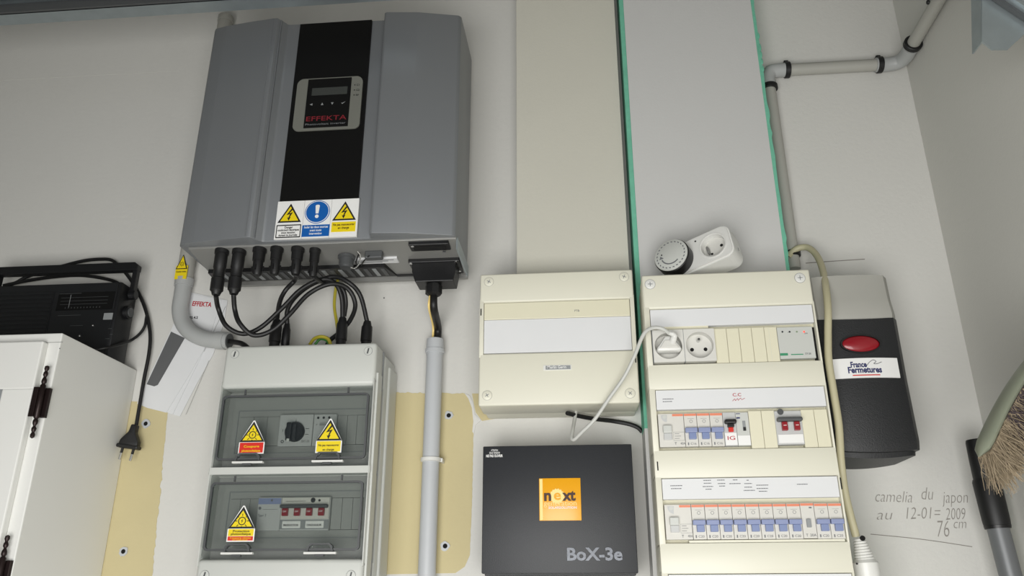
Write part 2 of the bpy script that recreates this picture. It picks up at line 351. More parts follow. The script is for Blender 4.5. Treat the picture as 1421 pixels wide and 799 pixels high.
# safety labels
LY = -.1650
def tri(cx, z0, s, h, y, parent, col='yel', bolt=True):
    obj('triangle_edge', prism([(cx-s/2, z0), (cx+s/2, z0), (cx, z0+h)], 'y', y-.0003, y), M['ink'], parent)
    e = s*.075
    obj('triangle_field', prism([(cx-s/2+e*1.5, z0+e*.9), (cx+s/2-e*1.5, z0+e*.9), (cx, z0+h-e*1.8)], 'y', y-.0006, y-.0002), M['yel'], parent)
    if bolt:
        q = s*.5; m = z0+h*.40
        pt = [(cx+.10*q, m+.55*q), (cx-.28*q, m-.02*q), (cx+.02*q, m+.06*q), (cx-.10*q, m-.28*q), (cx-.2*q, m-.24*q), (cx-.06*q, m-.55*q), (cx+.10*q, m-.2*q), (cx, m-.25*q), (cx+.24*q, m+.22*q), (cx-.06*q, m+.12*q), (cx+.24*q, m+.5*q)]
        obj('bolt_mark', prism(pt, 'y', y-.0009, y-.0005), M['ink'], parent)
    else:
        q = s*.5; m = z0+h*.34
        ring_ = lambda r: [(cx+r*math.cos(t*math.pi/8), m+r*math.sin(t*math.pi/8)) for t in range(16)]
        bm = ring(ring_(.30*q), ring_(.235*q), y-.0009, y-.0005)
        for t in range(8):
            an = t*math.pi/4; c_, s_ = math.cos(an), math.sin(an); r0, r1, ww = .36*q, .52*q, .025*q
            prism([(cx+r0*c_-ww*s_, m+r0*s_+ww*c_), (cx+r1*c_-ww*s_, m+r1*s_+ww*c_), (cx+r1*c_+ww*s_, m+r1*s_-ww*c_), (cx+r0*c_+ww*s_, m+r0*s_-ww*c_)], 'y', y-.0009, y-.0005, bm)
        prism([(cx+.05*q, m+.16*q), (cx-.08*q, m-.02*q), (cx, m-.01*q), (cx-.05*q, m-.16*q), (cx+.08*q, m+.03*q), (cx, m+.02*q)], 'y', y-.0009, y-.0005, bm)
        obj('sun_mark', bm, M['ink'], parent)
lx0 = R0(384, 305).x; lx1 = R0(497.5, 303).x; lz1 = R0(443, 278.6).z; lz0 = R0(440, 331).z
W3 = (lx1-lx0)/3; Hh = lz1-lz0
for k in range(3):
    cx = lx0+W3*(k+.5); a = lx0+W3*k+.0002; b = a+W3-.0004
    lb = obj('warning_label', box(a, b, LY, -.161 if k else -.161, lz0, lz1), M['wht'], inv, ('white label with shock triangle', 'white label with blue round warning sign', 'white label with shock triangle and yellow box')[k])
    if k != 1: tri(cx, lz0+Hh*.43, W3*.86, Hh*.50, LY-.0001, lb)
    if k == 0:
        obj('text_frame', ring([(p[0], p[1]) for p in rrect(a+W3*.05, b-W3*.04, lz0+Hh*.03, lz0+Hh*.37, .0006, 1)], rrect(a+W3*.08, b-W3*.07, lz0+Hh*.055, lz0+Hh*.345, .0005, 1), LY-.0004, LY), M['ink'], lb)
        bm = None
        for i, (s, ww) in enumerate((('Danger', .3), ('conducteurs électriques', .78), ('sous tension', .5), ('durant la journée', .68))):
            bm = text(s, .0052, cx-W3*ww/2, LY-.0003, lz0+Hh*(.275-.068*i), w=W3*ww, bold=.01, bm=bm)
        obj('lettering', bm, M['ink'], lb)
    elif k == 1:
        cc = (cx, LY-.0001, lz0+Hh*.68); obj('sign_rim', disc(cc, (0, -1, 0), W3*.46, .0003, 32), M['blue'], lb)
        obj('sign_ring', disc((cx, LY-.0003, cc[2]), (0, -1, 0), W3*.435, .0003, 32), M['wht'], lb)
        obj('sign_disc', disc((cx, LY-.0005, cc[2]), (0, -1, 0), W3*.41, .0003, 32), M['blue'], lb)
        bm = prism([(cx-.0022, cc[2]-.003), (cx+.0022, cc[2]-.003), (cx+.0034, cc[2]+.0105), (cx+.002, cc[2]+.012), (cx-.002, cc[2]+.012), (cx-.0034, cc[2]+.0105)], 'y', LY-.0011, LY-.0007)
        bm = disc((cx, LY-.0007, cc[2]-.008), (0, -1, 0), .0030, .0004, 14, bm); obj('exclamation_mark', bm, M['wht'], lb)
        obj('text_field', box(a, b, LY-.0003, LY, lz0+Hh*.035, lz0+Hh*.34), M['blue'], lb)
        bm = None
        for i, (s, ww) in enumerate((('Isoler les deux sources', .86), ('avant toute', .42), ('intervention', .45))): bm = text(s, .0055, cx-W3*ww/2, LY-.0005, lz0+Hh*(.255-.085*i), w=W3*ww, bold=.01, bm=bm)
        obj('lettering', bm, M['wht'], lb)
    else:
        obj('text_field', box(a+W3*.06, b-W3*.06, LY-.0003, LY, lz0+Hh*.13, lz0+Hh*.39), M['yel'], lb)
        bm = None
        for i, (s, ww) in enumerate((('Ne pas manoeuvrer', .78), ('en charge', .4))): bm = text(s, .0055, cx-W3*ww/2, LY-.0005, lz0+Hh*(.29-.085*i), w=W3*ww, bold=.01, bm=bm)
        obj('lettering', bm, M['brown'], lb)
# vent grille on the underside
ZB = .505
a, b, c_, d_ = Q(298, 372, ZB), Q(545, 367, ZB), Q(553, 378, ZB-.004), Q(300, 386, ZB-.004)
ygf = (a.y+b.y)/2
zp = lambda y: .499+(-.035-y)*.0135/.12   # underside height at depth y
gx0, gx1 = Q(292, 376, ZB).x, Q(548, 372, ZB).x
gy0, gy1 = Q(420, 369, ZB).y, -.048
bm = prism([(gx0, gy0), (gx1-.012, gy0), (gx1, gy1), (gx0-.004, gy1)], 'z', zp((gy0+gy1)/2)-.0045, zp(gy0)+.001); gr = obj('vent_grille', bm, M['black'], inv)
ns = 21
for k in range(ns):
    x = gx0+.010+(gx1-gx0-.026)*k/(ns-1)
    obj('vent_slot', prism([(x-.0038, gy0+.006), (x+.0028, gy0+.006), (x+.0048, gy1-.005), (x-.0018, gy1-.005)], 'z', zp((gy0+gy1)/2)-.0053, zp((gy0+gy1)/2)-.0044), M['dgrey'] if k % 2 == 0 else M['mgrey'], gr)
obj('rear_seam', box(gx1, -.200, -.050, -.046, zp(-.048)-.003, zp(-.048)), M['black'], inv)
# rating plate, screws, socket with chain, slot, terminal box
a, b = Q(487, 366, ZB), Q(551, 358, ZB)
bm = box(a.x, b.x, min(a.y, b.y)-.002, max(a.y, b.y), zp(a.y)-.0015, zp(a.y)+.002); pl = obj('rating_plate', bm, M['paper'], inv)
bm = None
for k in range(3): bm = box(a.x+.006, b.x-.006-.01*k, min(a.y, b.y)+.002+.004*k, min(a.y, b.y)+.0035+.004*k, zp(a.y)-.0019, zp(a.y)-.001, bm=bm)
obj('lettering', bm, M['inkg'], pl)
def slot(px0, py0, px1, py1, n, m_, dz=.003):
    a, b = Q(px0, py0, ZB), Q(px1, py1, ZB); y0, y1 = sorted((a.y, b.y)); x0_, x1_ = sorted((a.x, b.x))
    return x0_, x1_, y0, y1
x0_, x1_, y0_, y1_ = slot(571, 350, 622, 339, 0, 0)
s_ = obj('cable_slot', box(x0_, x1_, y0_, y1_, zp(y0_)-.006, zp(y0_)+.002, .001), M['black'], inv)
obj('slot_opening', box(x0_+.006, x1_-.006, y0_+.006, y1_-.006, zp(y0_)-.0066, zp(y0_)-.0055), M['hole'], s_)
for x, y in ((x0_+.006, y0_+.003), (x1_-.010, y1_-.002)): obj('screw', disc((x, y, zp(y)-.0058), (0, 0, -1), .0026, .0012, 10), M['chrome'], s_)
# round data socket with cap and chain
c = Q(481, 358, ZB)
sk = obj('data_socket', lathe([(0, .014), (.004, .014), (.005, .0115), (.016, .0115), (.017, .010), (.020, .0095)], (c.x, c.y, zp(c.y)), (0, 0, -1), 18), M['dgrey'], inv, smooth=True)
ch = [Q(487, 371, ZB-.018), Q(492, 372, ZB-.016), Q(498, 366, ZB-.012), Q(500, 355, ZB-.008), Q(496, 349, ZB-.003)]
bm = None
for p in spline(ch, 7): bm = ell(p, .0014, .0014, .0014, bm, 6, 4)
obj('ball_chain', bm, M['chrome'], sk)
c = Q(521, 353, ZB)
obj('cover_cap', box(c.x-.016, c.x+.012, c.y-.006, c.y+.006, zp(c.y)-.012, zp(c.y)+.001, .002), M['dgrey'], inv)
obj('thin_lead', tube([Q(512, 355, ZB-.006), Q(505, 362, ZB-.006), Q(499, 370, ZB-.004), Q(494, 365, ZB-.004), Q(496, 357, ZB-.003), Q(499, 351, ZB-.002)], .0011, 6), M['black'], inv)
# connectors under the inverter
def conn_down(px, py_top, py_bot, r, name='cable_socket', steps=0):
    c = Q(px, py_top, ZB); zt = zp(c.y); zb = Z(px, py_bot, c.y+D)
    L = zt-zb
    prof = [(-.001, r*1.12), (.006, r*1.12), (.0065, r), (L*.40, r), (L*.42, r*.90), (L*.62, r*.90), (L*.64, r*1.05), (L*.9, r*1.02), (L*.93, r*.8), (L, r*.62)] if steps else [(-.001, r*1.12), (.005, r*1.12), (.006, r*.98), (L*.45, r*.95), (L*.47, r*.8), (L*.9, r*.78), (L, r*.6)]
    o = obj(name, lathe(prof, (c.x, c.y, zt), (0, 0, -1), 18), M['rubber'], inv, smooth=True)
    for k in range(0, 8, 2):
        t = k*math.pi/4; obj('grip_rib', box(c.x+r*.93*math.cos(t)-.001, c.x+r*.93*math.cos(t)+.001, c.y+r*.93*math.sin(t)-.001, c.y+r*.93*math.sin(t)+.001, zt-L*.85, zt-L*.66), M['black'], o)
    return Vector((c.x, c.y, zb))
e1 = conn_down(307.5, 353, 409, .0098, 'cable_connector', 1); e2 = conn_down(331.5, 353, 408, .0098, 'cable_connector', 1)
e3 = conn_down(360, 351, 382, .0098); e4 = conn_down(384, 350, 381, .0092); e5 = conn_down(413, 350, 381, .0094); e6 = conn_down(437, 351, 384, .0080)
# AC terminal box
tc_ = Q(600, 360, ZB); ty0, ty1 = tc_.y, tc_.y+.038
bx0, bx1 = X(571.5, 375, ty0+D), X(632, 375, ty0+D); tz0 = Z(602, 390, ty0+D)
tb = obj('terminal_box', prism([(bx0, tz0+.018), (bx0+.006, tz0), (bx1-.003, tz0), (bx1, tz0+.018), (bx1, zp(ty0)), (bx0, zp(ty0))], 'y', ty0, ty1, bev=.0012), M['black'], inv, 'black terminal box')
obj('flange', box(bx0-.006, bx1+.006, ty0-.003, ty1+.012, zp(ty0)-.006, zp(ty0)+.001, .001), M['black'], tb)
for x, y in ((bx0-.002, ty0), (bx1+.001, ty0), (bx1+.002, ty0+.03)): obj('screw', disc((x, y-.001, zp(y)-.006), (0, 0, -1), .0026, .0015, 10), M['chrome'], tb)
gc = P(602.5, 389, ty0+D+.016)
L = gc.z-Z(602.5, 411, ty0+D+.016)
obj('cable_gland', lathe([(0, .0115), (L*.35, .0115), (L*.36, .0135), (L*.85, .0135), (L*.95, .010), (L, .007)], (gc.x, gc.y, gc.z), (0, 0, -1), 8), M['rubber'], tb)
GL = Vector((gc.x, gc.y, gc.z-L))
c = Q(636, 374, ZB)
for px, py in ((637, 375), (641, 378)):
    c = Q(px, py, ZB); obj('screw', disc((c.x, c.y, zp(c.y)+.001), (0, 0, -1), .003, .004, 10), M['chrome'], inv)

# ---------------------------------------------------------------- grey conduit behind inverter with elbow
yc = D-.0185
cp = root('conduit_pipe', 'grey plastic conduit with elbow below the left of the inverter', 'pipe', tuple(P(252, 420, yc)))
top_ = P(311.5, 24, yc); lo = P(257.5, 393, yc)
xx = (top_.x+lo.x)/2
obj('straight_pipe', lathe([(0, .0138), (top_.z-lo.z-.003, .0138), (top_.z-lo.z, .0128)], (xx, yc-D, lo.z), (0, 0, 1), 20), M['pvcb'], cp, smooth=True)
obj('pipe_collar', lathe([(0, .0148), (.012, .0148), (.013, .0142)], (xx, yc-D, top_.z-.013), (0, 0, 1), 20), M['pvcb'], cp, smooth=True)
el = [Vector((xx, yc-D, lo.z+.004)), P(252.5, 410, yc), P(250, 430, yc), P(254, 448, yc), P(265, 461, yc-.002), P(281, 469, yc-.004), P(298, 472, yc-.006), P(318, 473, yc-.008)]
obj('elbow', tube(el, .0136, 18), M['pvc'], cp, smooth=True)
e_ = P(318, 473, yc-.008); dirv = (el[-1]-el[-2]).normalized()
obj('elbow_mouth', lathe([(0, .0150), (.016, .0150), (.0162, .012), (.012, .0115)], el[-2]+dirv*.004, dirv, 20), M['pvc'], cp, smooth=True)
obj('mouth_opening', disc(el[-1]+dirv*.0005, dirv, .0122, .001, 18), M['dgrey'], cp)
obj('pipe_collar', lathe([(0, .0152), (.014, .0158), (.015, .014)], (xx, yc-D, lo.z-.006), (0, 0, 1), 20), M['pvc'], cp, smooth=True)
st = obj('warning_label', box(xx-.0105, xx+.0105, yc-D-.0150, yc-D-.0128, Z(256, 391, yc), Z(256, 373, yc)), M['yel'], cp, 'yellow sun warning label')
zt = Z(257, 358, yc); zb_ = Z(256, 375, yc)
tri((xx), zb_-.004, .021, zt-zb_+.004, yc-D-.0152, st, bolt=False)
bm = text('Courant continu', .004, xx-.009, yc-D-.0153, zb_-.010, w=.018); obj('lettering', bm, M['ink'], st)

# ---------------------------------------------------------------- pale vertical conduit
yv = D-.018
pc = root('conduit_pipe', 'pale grey vertical conduit in front of the tan wall patch', 'pipe', tuple(P(590, 799, yv)))
a = P(605.5, 471, yv); b = P(590.5, 799, yv); xx2 = (a.x+b.x)/2
obj('straight_pipe', lathe([(0, .0133), (a.z-.004+.35, .0133)], (xx2, yv-D, -.35), (0, 0, 1), 24), M['pvcw'], pc, smooth=True)
bm = lathe([(0, .0150), (.002, .0158), (.006, .0158), (.008, .0150), (.0352-.014, .0150), (.0355-.008, .0142)], (xx2, yv-D, Z(604, 492, yv)), (0, 0, 1), 24)
zc = Z(604, 492, yv)
obj('pipe_collar', lathe([(0, .0142), (a.z-zc-.006, .0142), (a.z-zc, .0138)], (xx2, yv-D, zc), (0, 0, 1), 24), M['pvcw'], pc, smooth=True); bm.free()
obj('clip_ring', lathe([(0, .0140), (.001, .0158), (.006, .0158), (.007, .014)], (xx2, yv-D, Z(604, 490, yv)), (0, 0, 1), 24), M['pvcw'], pc, smooth=True)
obj('clip_ring', lathe([(0, .0136), (.001, .0160), (.006, .0160), (.007, .0136)], (xx2, yv-D, Z(597, 641, yv)), (0, 0, 1), 24), M['whitep'], pc, smooth=True)
obj('clip_lug', box(xx2+.014, xx2+.0185, yv-D-.001, 0, Z(597, 641, yv), Z(597, 641, yv)+.006, .001), M['whitep'], pc)
obj('pipe_mouth', disc((xx2, yv-D, a.z-.0005), (0, 0, 1), .0128, .0008, 20), M['hole'], pc)
# mains cable into it
pts = [GL+Vector((0, 0, .004)), GL+Vector((.001, .001, -.02)), Vector((xx2+.004, yv-D-.002, a.z+.02)), Vector((xx2+.003, yv-D, a.z-.01))]
solo('power_cable', tube(pts, .0062, 12), M['rubber'], 'black power cable running from the terminal box into the pale vertical conduit', 'cable', pts[0], smooth=True)
pts2 = [p+Vector((-.0072, -.004, 0)) for p in pts]; pts2[0] = GL+Vector((-.0055, -.001, .003))
solo('earth_wire', tube(pts2, .0018, 8), M['amber'], 'thin pale yellow wire alongside the black cable above the conduit', 'wire', pts2[0], smooth=True)
# ---------------------------------------------------------------- grey enclosure with smoked windows (bottom left)
df = D-.12
EN = root('breaker_enclosure', 'pale grey enclosure with two smoked windows below the inverter', 'enclosure', (-.43, 0, -.015))
ex0, ex1, ez1, ez0 = -.4802*df, -.2720*df, .3175*df, -.012
wy = -.12
w1 = (X(300, 590, df), X(512, 590, df), Z(410, 649.5, df), Z(412, 535.5, df))
w2 = (X(284, 710, df), X(505, 710, df), Z(392, 774, df), Z(400, 656, df))
wx0, wx1 = -.4722*df-.0010, -.2812*df+.001
zt, zm0, zm1, zb = Z(412, 536, df), Z(405, 648, df), Z(402, 656, df), Z(390, 775.5, df)
wx0, wx1 = (X(308.4, 538, df)+X(274.8, 775, df))/2, (X(518.6, 533, df)+X(501, 776, df))/2
# lid: four bars around the two openings, built as one frame mesh
bm = box(ex0, ex1, -.12, -.075, zt, ez1, .006, 3)
lid = obj('lid_frame', merge(merge(merge(merge(bm, box(ex0, ex1, -.12, -.075, ez0, zb, .006, 3)), box(ex0, wx0, -.1199, -.075, zb-.01, zt+.01, .0015)), box(wx1, ex1, -.1199, -.075, zb-.01, zt+.01, .0015)), box(wx0-.002, wx1+.002, -.1195, -.09, zm0, zm1, .001)), M['lgrey'], EN, smooth=True)
obj('base_case', box(ex0-.001, ex1+.0025, -.074, -.003, ez0, ez1-.004, .008, 3), M['lgrey'], EN, smooth=True)
obj('side_rib', box(ex1-.001, ex1+.0032, -.112, -.088, ez0+.02, ez1-.045, .0015), M['lgrey'], EN)
obj('side_rib', box(ex1-.001, ex1+.0062, -.052, -.004, ez0+.004, ez1-.02, .003), M['lgrey'], EN)
obj('rim_groove', box(ex0-.0005, ex1+.0008, -.0765, -.073, ez0+.003, ez1-.003), M['mgrey'], EN)
obj('back_plate', box(wx0-.004, wx1+.004, -.0745, -.0735, zb-.004, zt+.004), M['igrey'], EN)
for px, py in ((326, 491.5), (511, 487), (284, 798), (487, 798)):
    c = P(px, py, df); s = obj('lid_screw', lathe([(0, .0062), (.0012, .0062), (.0014, .0052), (.0008, .005)], (c.x, -.1200, c.z), (0, -1, 0), 20), M['lgrey'], EN, smooth=True)
    obj('screw_rim', ring([(c.x+.0067*math.cos(t*math.pi/10), c.z+.0067*math.sin(t*math.pi/10)) for t in range(20)], [(c.x+.0058*math.cos(t*math.pi/10), c.z+.0058*math.sin(t*math.pi/10)) for t in range(20)], -.1206, -.1195), M['mgrey'], s)
    obj('screw_slot', box(c.x-.0010, c.x+.0010, -.1215, -.1205, c.z-.0042, c.z+.0042, mtx=Matrix.Translation(c) @ Matrix.Rotation(.2, 4, 'Y') @ Matrix.Translation(-c)), M['dgrey'], s)
dwell = D-.082
def cover(z0, z1, ticks):
    cv = obj('window_cover', box(wx0+.0015, wx1-.0015, -.1165, -.1150, z0+.0015, z1-.0015), M['glassc'], EN, 'smoked hinged window')
    # raised rounded pane
    zz0, zz1 = z0+.011, z1-.012
    lo = rrect(wx0+.0045, wx1-.0045, zz0, zz1, .006); li = rrect(wx0+.0075, wx1-.0075, zz0+.003, zz1-.003, .004)
    obj('pane_rim', ring(lo, li, -.1215, -.1170), M['dgrey'], cv)
    obj('raised_pane', prism(li, 'y', -.1212, -.1200), M['glassb'], cv)
    for f in (.16, .84): obj('hinge_pin', box(wx0+(wx1-wx0)*f-.0012, wx0+(wx1-wx0)*f+.0012, -.119, -.1165, z1-.011, z1-.003), M['dgrey'], cv)
    for f in (.235, .745):
        x = wx0+(wx1-wx0)*f
        arch = [(x-.019, zz0-.001), (x-.0175, zz0+.006), (x-.0135, zz0+.0095), (x+.0135, zz0+.0095), (x+.0175, zz0+.006), (x+.019, zz0-.001)]
        arin = [(x-.0165, zz0-.0012), (x-.0152, zz0+.0045), (x-.012, zz0+.0075), (x+.012, zz0+.0075), (x+.0152, zz0+.0045), (x+.0165, zz0-.0012)]
        lt = obj('latch', ring(arch, arin, -.1245, -.1165), M['dgrey'], cv)
        obj('latch_lip', box(x-.023, x+.023, -.1235, -.117, zz0-.0048, zz0-.0018, .0006), M['whitep'], lt)
        obj('latch_catch', box(x-.007, x+.006, -.1240, -.117, zz0-.0078, zz0-.0050, .0005), M['dgrey'], lt)
    return cv
cva = cover(zm1*0+zm0, zt, 0) if 0 else cover(zm0, zt, 0)
cvb = cover(zb, zm1, 0)
# inner fascias
def fascia(z0, z1, sx0, sx1, sz0, sz1):
    f = obj('inner_fascia', ring([(wx0-.003, z0), (wx1+.003, z0), (wx1+.003, z1), (wx0-.003, z1)], [(sx0, sz0), (sx1, sz0), (sx1, sz1), (sx0, sz1)], -.086, -.076), M['igrey'], EN)
    obj('fascia_step', ring([(sx0-.004, sz0-.011), (sx1+.004, sz0-.011), (sx1+.004, sz1+.010), (sx0-.004, sz1+.010)], [(sx0-.003, sz0-.010), (sx1+.003, sz0-.010), (sx1+.003, sz1+.009), (sx0-.003, sz1+.009)], -.0872, -.0858), M['mgrey'], f)
    return f
di = D-.088
def zr(px, py): return Z(px, py, di)
def xr_(px, py): return X(px, py, di)
s1 = (xr_(331, 600), xr_(508, 600), zr(410, 618), zr(410, 577)); s2 = (xr_(318, 715), xr_(503, 715), zr(400, 735.5), zr(400, 691))
fascia(zm0, zt, *s1); fascia(zb, zm1, *s2)
def blanks(x0, x1, z0, z1, n, y=-.0875):
    for k in range(n):
        a = x0+(x1-x0)*k/n; obj('blanking_plate', box(a+.0002, a+(x1-x0)/n-.0002, y, -.078, z0+.0005, z1-.0005, .0004), M['igrey'], EN)
xa = xr_(388, 600); xb = xr_(435, 600); xc = xr_(467, 600)
blanks(s1[0], xa, s1[2], s1[3]-.0, 3); blanks(xc, s1[1], s1[2], s1[3], 3)
# rotary isolator
ri = obj('rotary_isolator', box(xa+.0005, xb, -.094, -.078, s1[2]-.002, s1[3]+.001, .001), M['brk2'], EN, 'grey module with black turn knob')
kc = P(409, 599, D-.096)
obj('turn_knob', lathe([(0, .0150), (.004, .0150), (.006, .0135)], (kc.x, -.094, kc.z), (0, -1, 0), 24), M['black'], ri, smooth=True)
obj('knob_grip', box(kc.x-.0095, kc.x-.0015, -.109, -.099, kc.z-.015, kc.z+.0125, .002), M['black'], ri)
obj('knob_grip', box(kc.x-.001, kc.x+.0045, -.106, -.099, kc.z-.014, kc.z+.010, .0015), M['charc'], ri, 'dark grey grip face')
obj('pointer_mark', box(kc.x-.0065, kc.x-.0025, -.1094, -.1085, kc.z-.0165, kc.z-.0125), M['whitep'], ri)
bm = box(kc.x+.0155, kc.x+.021, -.0943, -.0938, kc.z+.0045, kc.z+.0052); bm = box(kc.x+.0155, kc.x+.021, -.0943, -.0938, kc.z-.004, kc.z-.0033, bm=bm)
bm = box(kc.x-.0005, kc.x+.0002, -.0943, -.0938, kc.z+.0145, kc.z+.019, bm=bm); bm = text('I ON', .006, kc.x-.020, -.0941, kc.z+.0005, bm=bm); bm = text('DC-21', .0045, kc.x+.011, -.0941, kc.z-.0155, bm=bm); bm = text('O', .006, kc.x-.021, -.0941, kc.z-.016, bold=.03, bm=bm)
obj('printed_marks', bm, M['ink'], ri)
ro = obj('isolator_module', box(xb+.0004, xc-.0002, -.0925, -.078, s1[2]-.002, s1[3]+.001, .001), M['brk2'], EN)
for k in range(3): obj('terminal_hole', disc((xb+.007+.0085*k, -.0925, s1[3]-.0045), (0, -1, 0), .0019, .0004, 10), M['ink'], ro)
bm = text('+  800V', .005, xb+.004, -.0928, s1[3]-.0165); bm = box(xb+.010, xb+.022, -.0928, -.0924, s1[3]-.012, s1[3]-.0115, bm=bm); obj('printed_marks', bm, M['inkg'], ro)
# lower row
xd, xe, xf = xr_(358, 715), xr_(391, 715), xr_(459, 715)
blanks(s2[0], xd, s2[2], s2[3], 3); blanks(xf, s2[1], s2[2], s2[3], 3)
rc = obj('surge_module', box(xd+.0004, xe-.0002, -.0935, -.078, s2[2]-.001, s2[3]+.001, .001), M['brk2'], EN)
obj('blue_band', box(xd+.001, xe-.001, -.0939, -.0933, s2[3]-.009, s2[3]-.0005), M['tog'], rc)
bm = disc((xd+.004, -.0935, s2[3]-.0145), (0, -1, 0), .0022, .0004, 12); bm = box(xd+.009, xe-.005, -.0938, -.0934, s2[3]-.0165, s2[3]-.0160, bm=bm); bm = text('Type 2', .0045, xd+.002, -.0937, s2[3]-.026, bm=bm); bm = box(xd+.0195, xd+.0225, -.0941, -.0936, s2[3]-.005, s2[3]-.002, bm=bm)
obj('printed_marks', bm, M['inkg'], rc)
sw = obj('four_pole_switch', box(xe, xf-.0003, -.0935, -.078, s2[2]-.001, s2[3]+.001, .001), M['brk2'], EN)
W = xf-xe; hz = s2[3]-s2[2]
obj('upper_block', box(xe+.001, xf-.001, -.0955, -.093, s2[2]+hz*.33, s2[3], .0006), M['brk'], sw)
obj('toggle_bar', box(xe+.001, xf-.002, -.1035, -.095, s2[3]-hz*.34, s2[3]-hz*.23, .0015), M['dgrey'], sw)
for k in range(4):
    x = xe+W*(.11+.245*k); obj('red_toggle', box(x-.0045, x+.0045, -.1000, -.095, s2[3]-hz*.58, s2[3]-hz*.34, .001), M['red'], sw)
    obj('toggle_letter', text('OFF', .0032, x-.003, -.1003, s2[3]-hz*.47), M['wht'], sw)
obj('label_band', box(xe+.0005, xf-.0008, -.0945, -.093, s2[2]+.001, s2[2]+hz*.30), M['mgrey'], sw)
for k, (a, b) in enumerate(((.06, .43), (.53, .90))):
    bm = box(xe+W*a, xe+W*b, -.0952, -.094, s2[2]+hz*.05, s2[2]+hz*.27, .0008); l = obj('name_tag', bm, M['wht'], sw)
for k, (a, s) in enumerate(((.085, 'PRODUCTION'), (.56, 'ONDULEUR'))): obj('tag_lettering', text(s, .0042, xe+W*a, -.0954, s2[2]+hz*.11, w=W*.30, bold=.015), M['ink'], sw)
bm = disc((xe+W*.65, -.0955, s2[3]-.004), (0, -1, 0), .0035, .0005, 14); bm = box(xe+W*.1, xe+W*.5, -.0958, -.0954, s2[3]-.0055, s2[3]-.005, bm=bm); bm = disc((xe+W*.78, -.0955, s2[3]-.0045), (0, -1, 0), .0018, .0005, 10, bm)
obj('printed_marks', bm, M['ink'], sw)
# stickers on the windows
def tri_sticker(pxl, pxr, py_apex, py_mid, py_bot, parent, low, l1, l2, bolt, extra=None, lab=''):
    d = D-.1218; a = X(pxl, (py_mid+py_bot)/2, d); b = X(pxr, (py_mid+py_bot)/2, d); cx = (a+b)/2; ww = b-a
    zm = Z((pxl+pxr)/2, py_mid, d); zt_ = Z((pxl+pxr)/2, py_apex, d); z_ = Z((pxl+pxr)/2, py_bot, d); y = -.1220
    st = obj('warning_label', prism([(a, z_), (b, z_), (b, zm), (cx+.0012, zt_), (cx-.0012, zt_), (a, zm)], 'y', y, y+.0005), M['wht'], parent, lab)
    tri(cx, zm+.0008, ww*.97, (zt_-zm)*.93, y-.0001, st, bolt=bolt)
    e = ww*.04
    if extra: zs = z_+(zm-z_)*.42
    else: zs = z_
    obj('text_field', box(a+e, b-e, y-.0004, y, zs+e*(.3 if extra else 1), zm), M[low], st)
    bm = text(l1, .0046, cx-ww*.30, y-.0006, zs+(zm-zs)*.56, w=ww*.60 if l2 != 'en charge' else ww*.8, bold=.01)
    if l2 == 'en charge': bmesh.ops.translate(bm, verts=bm.verts, vec=(-ww*.1, 0, 0))
    bm = text(l2, .0046, cx-ww*(.36 if l2 != 'en charge' else .22), y-.0006, zs+(zm-zs)*.18, w=ww*(.72 if l2 != 'en charge' else .44), bold=.01, bm=bm)
    obj('lettering', bm, M['yel'] if low == 'redm' else M['ink'], st)
    if extra:
        obj('red_field', box(a+e, b-e, y-.0004, y, z_+e, zs), M['redm'], st)
        bm = text(extra[0], .0036, cx-ww*.38, y-.0006, z_+(zs-z_)*.56, w=ww*.76); bm = text(extra[1], .0036, cx-ww*.28, y-.0006, z_+(zs-z_)*.20, w=ww*.56, bm=bm)
        obj('lettering', bm, M['yel'], st)
tri_sticker(331, 366.5, 583.5, 614, 629.5, cva, 'redm', 'Coupure', 'photovoltaïque', False, lab='yellow sun triangle over red text')
tri_sticker(438, 474, 581, 612, 628, cva, 'yel', 'Ne pas manoeuvrer', 'en charge', True, lab='yellow shock triangle over yellow text')
tri_sticker(315, 353, 701.5, 734, 751.5, cvb, 'yel', 'Protection', 'photovoltaïque', False, extra=('Coupure réseau', 'et onduleur'), lab='yellow sun triangle over yellow and red text')

# plugs standing on top of the enclosure, cables, wires
ztop = ez1
def plug_up(px, py_top, py_vis, yy, label, r=.0085, gr='solar cables'):
    pass
PY = -.06
def up(px, py_top, d=D-.06):
    c = P(px, 474, d); zt = Z(px, py_top, d); return c.x, d-D, zt
CB = {}
def plug_mesh(x, y, z0, z1, r):
    L = z1-z0; return lathe([(0, r*1.02), (L*.28, r*1.02), (L*.30, r*.86), (L*.42, r*.86), (L*.44, r), (L*.84, r*.96), (L*.88, r*.8), (L, r*.62)], (x, y, z0), (0, 0, 1), 16)
def cable(name, label, pts, r, plugs, m='rubber', cat='cable', group=None):
    t = root(name, label, cat, tuple(pts[-1]), group)
    obj('sheath', tube(pts, r, 12), M[m], t, smooth=True)
    for (x, y, z0, z1, rr) in plugs: obj('plug', plug_mesh(x, y, z0, z1, rr), M['rubber'], t, smooth=True)
    return t
def pp(px, py, dep): return P(px, py, D-dep)
u1 = up(381, 444); u1b = up(396, 449, D-.05); u2 = up(473, 441); u3 = up(508, 446); u1c = up(376, 446, D-.085)
zpl = ez1-.006
V = lambda u, dz=0: Vector((u[0], u[1], u[2]+dz))
cable('solar_cable', 'black cable from the leftmost connector under the inverter to the middle plug', [e1, pp(303, 428, .12), pp(314, 452, .115), pp(337, 463, .105), pp(362, 454, .10), pp(392, 427, .10), pp(417, 402, .10), pp(445, 388, .095), pp(464, 392, .085), pp(474, 412, .07), V(u2, -.002)], .0037, [(u2[0], u2[1], zpl, u2[2], .0092)])
